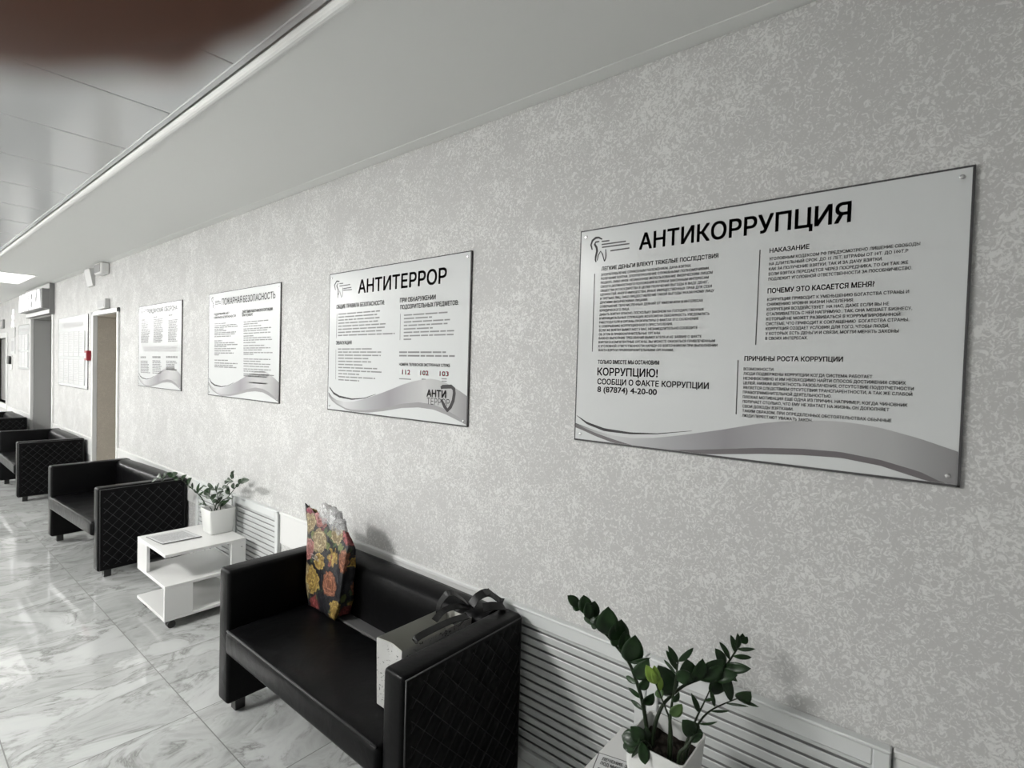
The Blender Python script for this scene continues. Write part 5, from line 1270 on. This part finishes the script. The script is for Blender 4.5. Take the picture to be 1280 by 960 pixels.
def strap(mb, pts, w, th=0.0012, wdir=Vector((0, 1, 0))):
    fine = []
    P = [Vector(p) for p in pts]
    for i in range(len(P) - 1):
        p0, p1, p2, p3 = P[max(i - 1, 0)], P[i], P[i + 1], P[min(i + 2, len(P) - 1)]
        for k in range(6):
            u = k / 6
            fine.append(0.5 * ((2 * p1) + (p2 - p0) * u + (2 * p0 - 5 * p1 + 4 * p2 - p3) * u * u + (3 * p1 - p0 - 3 * p2 + p3) * u ** 3))
    fine.append(P[-1])
    prev = None
    for i, p in enumerate(fine):
        d = (fine[min(i + 1, len(fine) - 1)] - fine[max(i - 1, 0)]).normalized()
        wd = (wdir - d * wdir.dot(d)).normalized() * (w / 2); n = d.cross(wd).normalized() * th
        q = [mb.b.verts.new(p + wd + n), mb.b.verts.new(p - wd + n), mb.b.verts.new(p - wd - n), mb.b.verts.new(p + wd - n)]
        if prev:
            for k in range(4):
                mb.b.faces.new((prev[k], prev[(k + 1) % 4], q[(k + 1) % 4], q[k]))
        else:
            mb.b.faces.new(q[::-1])
        prev = q
    mb.b.faces.new(prev)
b = MB(); strap(b, [(-0.085, -0.052, hz - 0.012), (-0.092, -0.052, hz + 0.010), (-0.03, -0.062, hz + 0.022), (0.05, -0.075, hz + 0.030), (0.115, -0.085, hz + 0.026), (0.120, -0.060, hz + 0.012), (0.09, -0.052, hz - 0.012)], 0.026, 0.0012, Vector((0, 1, 0.3)))
b.build('ribbon_handle', M_RIBBON, t, smooth=False)
b = MB(); strap(b, [(0.10, 0.050, hz - 0.012), (0.105, 0.048, hz + 0.03), (0.125, 0.020, hz + 0.075), (0.155, -0.015, hz + 0.055), (0.170, -0.04, hz + 0.028), (0.13, -0.03, hz + 0.04), (0.085, 0.0, hz + 0.03), (0.02, -0.02, hz + 0.022)], 0.024, 0.0012, Vector((0.2, 1, 0.4)))
b.build('ribbon_handle', M_RIBBON, t, smooth=False)

# black cloth belt lying over the corner of the backrest
t = thing('fabric_belt', 'crumpled black belt lying on the sofa corner behind the gift bag', 'belt', (1.47, 1.30, 0.643))
b = MB(); strap(b, [(-0.055, 0.030, 0.004), (-0.03, 0.02, 0.030), (0.0, 0.0, 0.042), (0.025, -0.02, 0.022), (0.04, -0.035, 0.006), (0.02, -0.06, 0.004), (-0.02, -0.045, 0.012), (-0.045, -0.02, 0.006)], 0.034, 0.0015, Vector((0.3, 0.8, 0.5)))
b.build('strap', M_RIBBON, t)
b = MB(); b.box(-0.016, 0.016, -0.012, 0.012, 0.0, 0.003, 0.001, 1, Matrix.Translation((0.0, 0.0, 0.044)) @ Matrix.Rotation(0.5, 4, 'X')); b.build('strap_keeper', M_BLACKPL, t)

# ------------------------------------------------------------------ the photographer's finger reaching over the lens
tip = Vector((0.0124, 0.0395, 1.5455))
kn = Vector((-0.0254, 0.0857, 1.5514))
t = thing('finger', 'fingertip of the person taking the photograph, hanging over the top left', 'finger', tip - (tip - kn).normalized() * 0.0055)
ax = (tip - kn).normalized()
side = CAM_F - ax * CAM_F.dot(ax); side.normalize()
upv = ax.cross(side).normalized()
b = MB()
prof = [(0.0150, 0.0005), (0.0134, 0.0022), (0.0105, 0.0039), (0.0060, 0.0055), (0.0, 0.0070), (-0.005, 0.0077), (-0.010, 0.0078), (-0.016, 0.0076), (-0.021, 0.0074), (-0.0235, 0.0077), (-0.028, 0.0079), (-0.036, 0.0084), (-0.044, 0.0087), (-0.048, 0.0089), (-0.053, 0.0090), (-0.062, 0.0090), (-0.072, 0.0088)]
rings = []
for (s, r) in prof:
    ring = []
    for k in range(28):
        a = 2 * PI * k / 28
        ring.append(b.b.verts.new(ax * s + side * (r * 0.90 * math.cos(a)) + upv * (r * math.sin(a))))
    rings.append(ring)
for i in range(len(rings) - 1):
    for k in range(28):
        b.b.faces.new((rings[i][k], rings[i][(k + 1) % 28], rings[i + 1][(k + 1) % 28], rings[i + 1][k]))
b.b.faces.new(rings[0]); b.b.faces.new(rings[-1][::-1])
skin = b.build('skin', M_SKIN, t, smooth=True)
b = MB()                                              # nail on the side away from the lens
nr = []
for i in range(7):
    s = 0.006 - 0.012 * i / 6
    r = 0.0074 - 0.0030 * max(0, (s - 0.002) / 0.006) ** 2 + 0.0001
    nr.append([b.b.verts.new(ax * s + side * (r * 0.93 * math.cos(a)) + upv * (r * 0.98 * math.sin(a))) for a in [math.radians(-42 + 14 * k) for k in range(7)]])
for i in range(6):
    for k in range(6):
        b.b.faces.new((nr[i][k], nr[i][k + 1], nr[i + 1][k + 1], nr[i + 1][k]))
nl = b.build('nail', M_NAIL, t, smooth=True)
mod = nl.modifiers.new('solid', 'SOLIDIFY'); mod.thickness = 0.0005
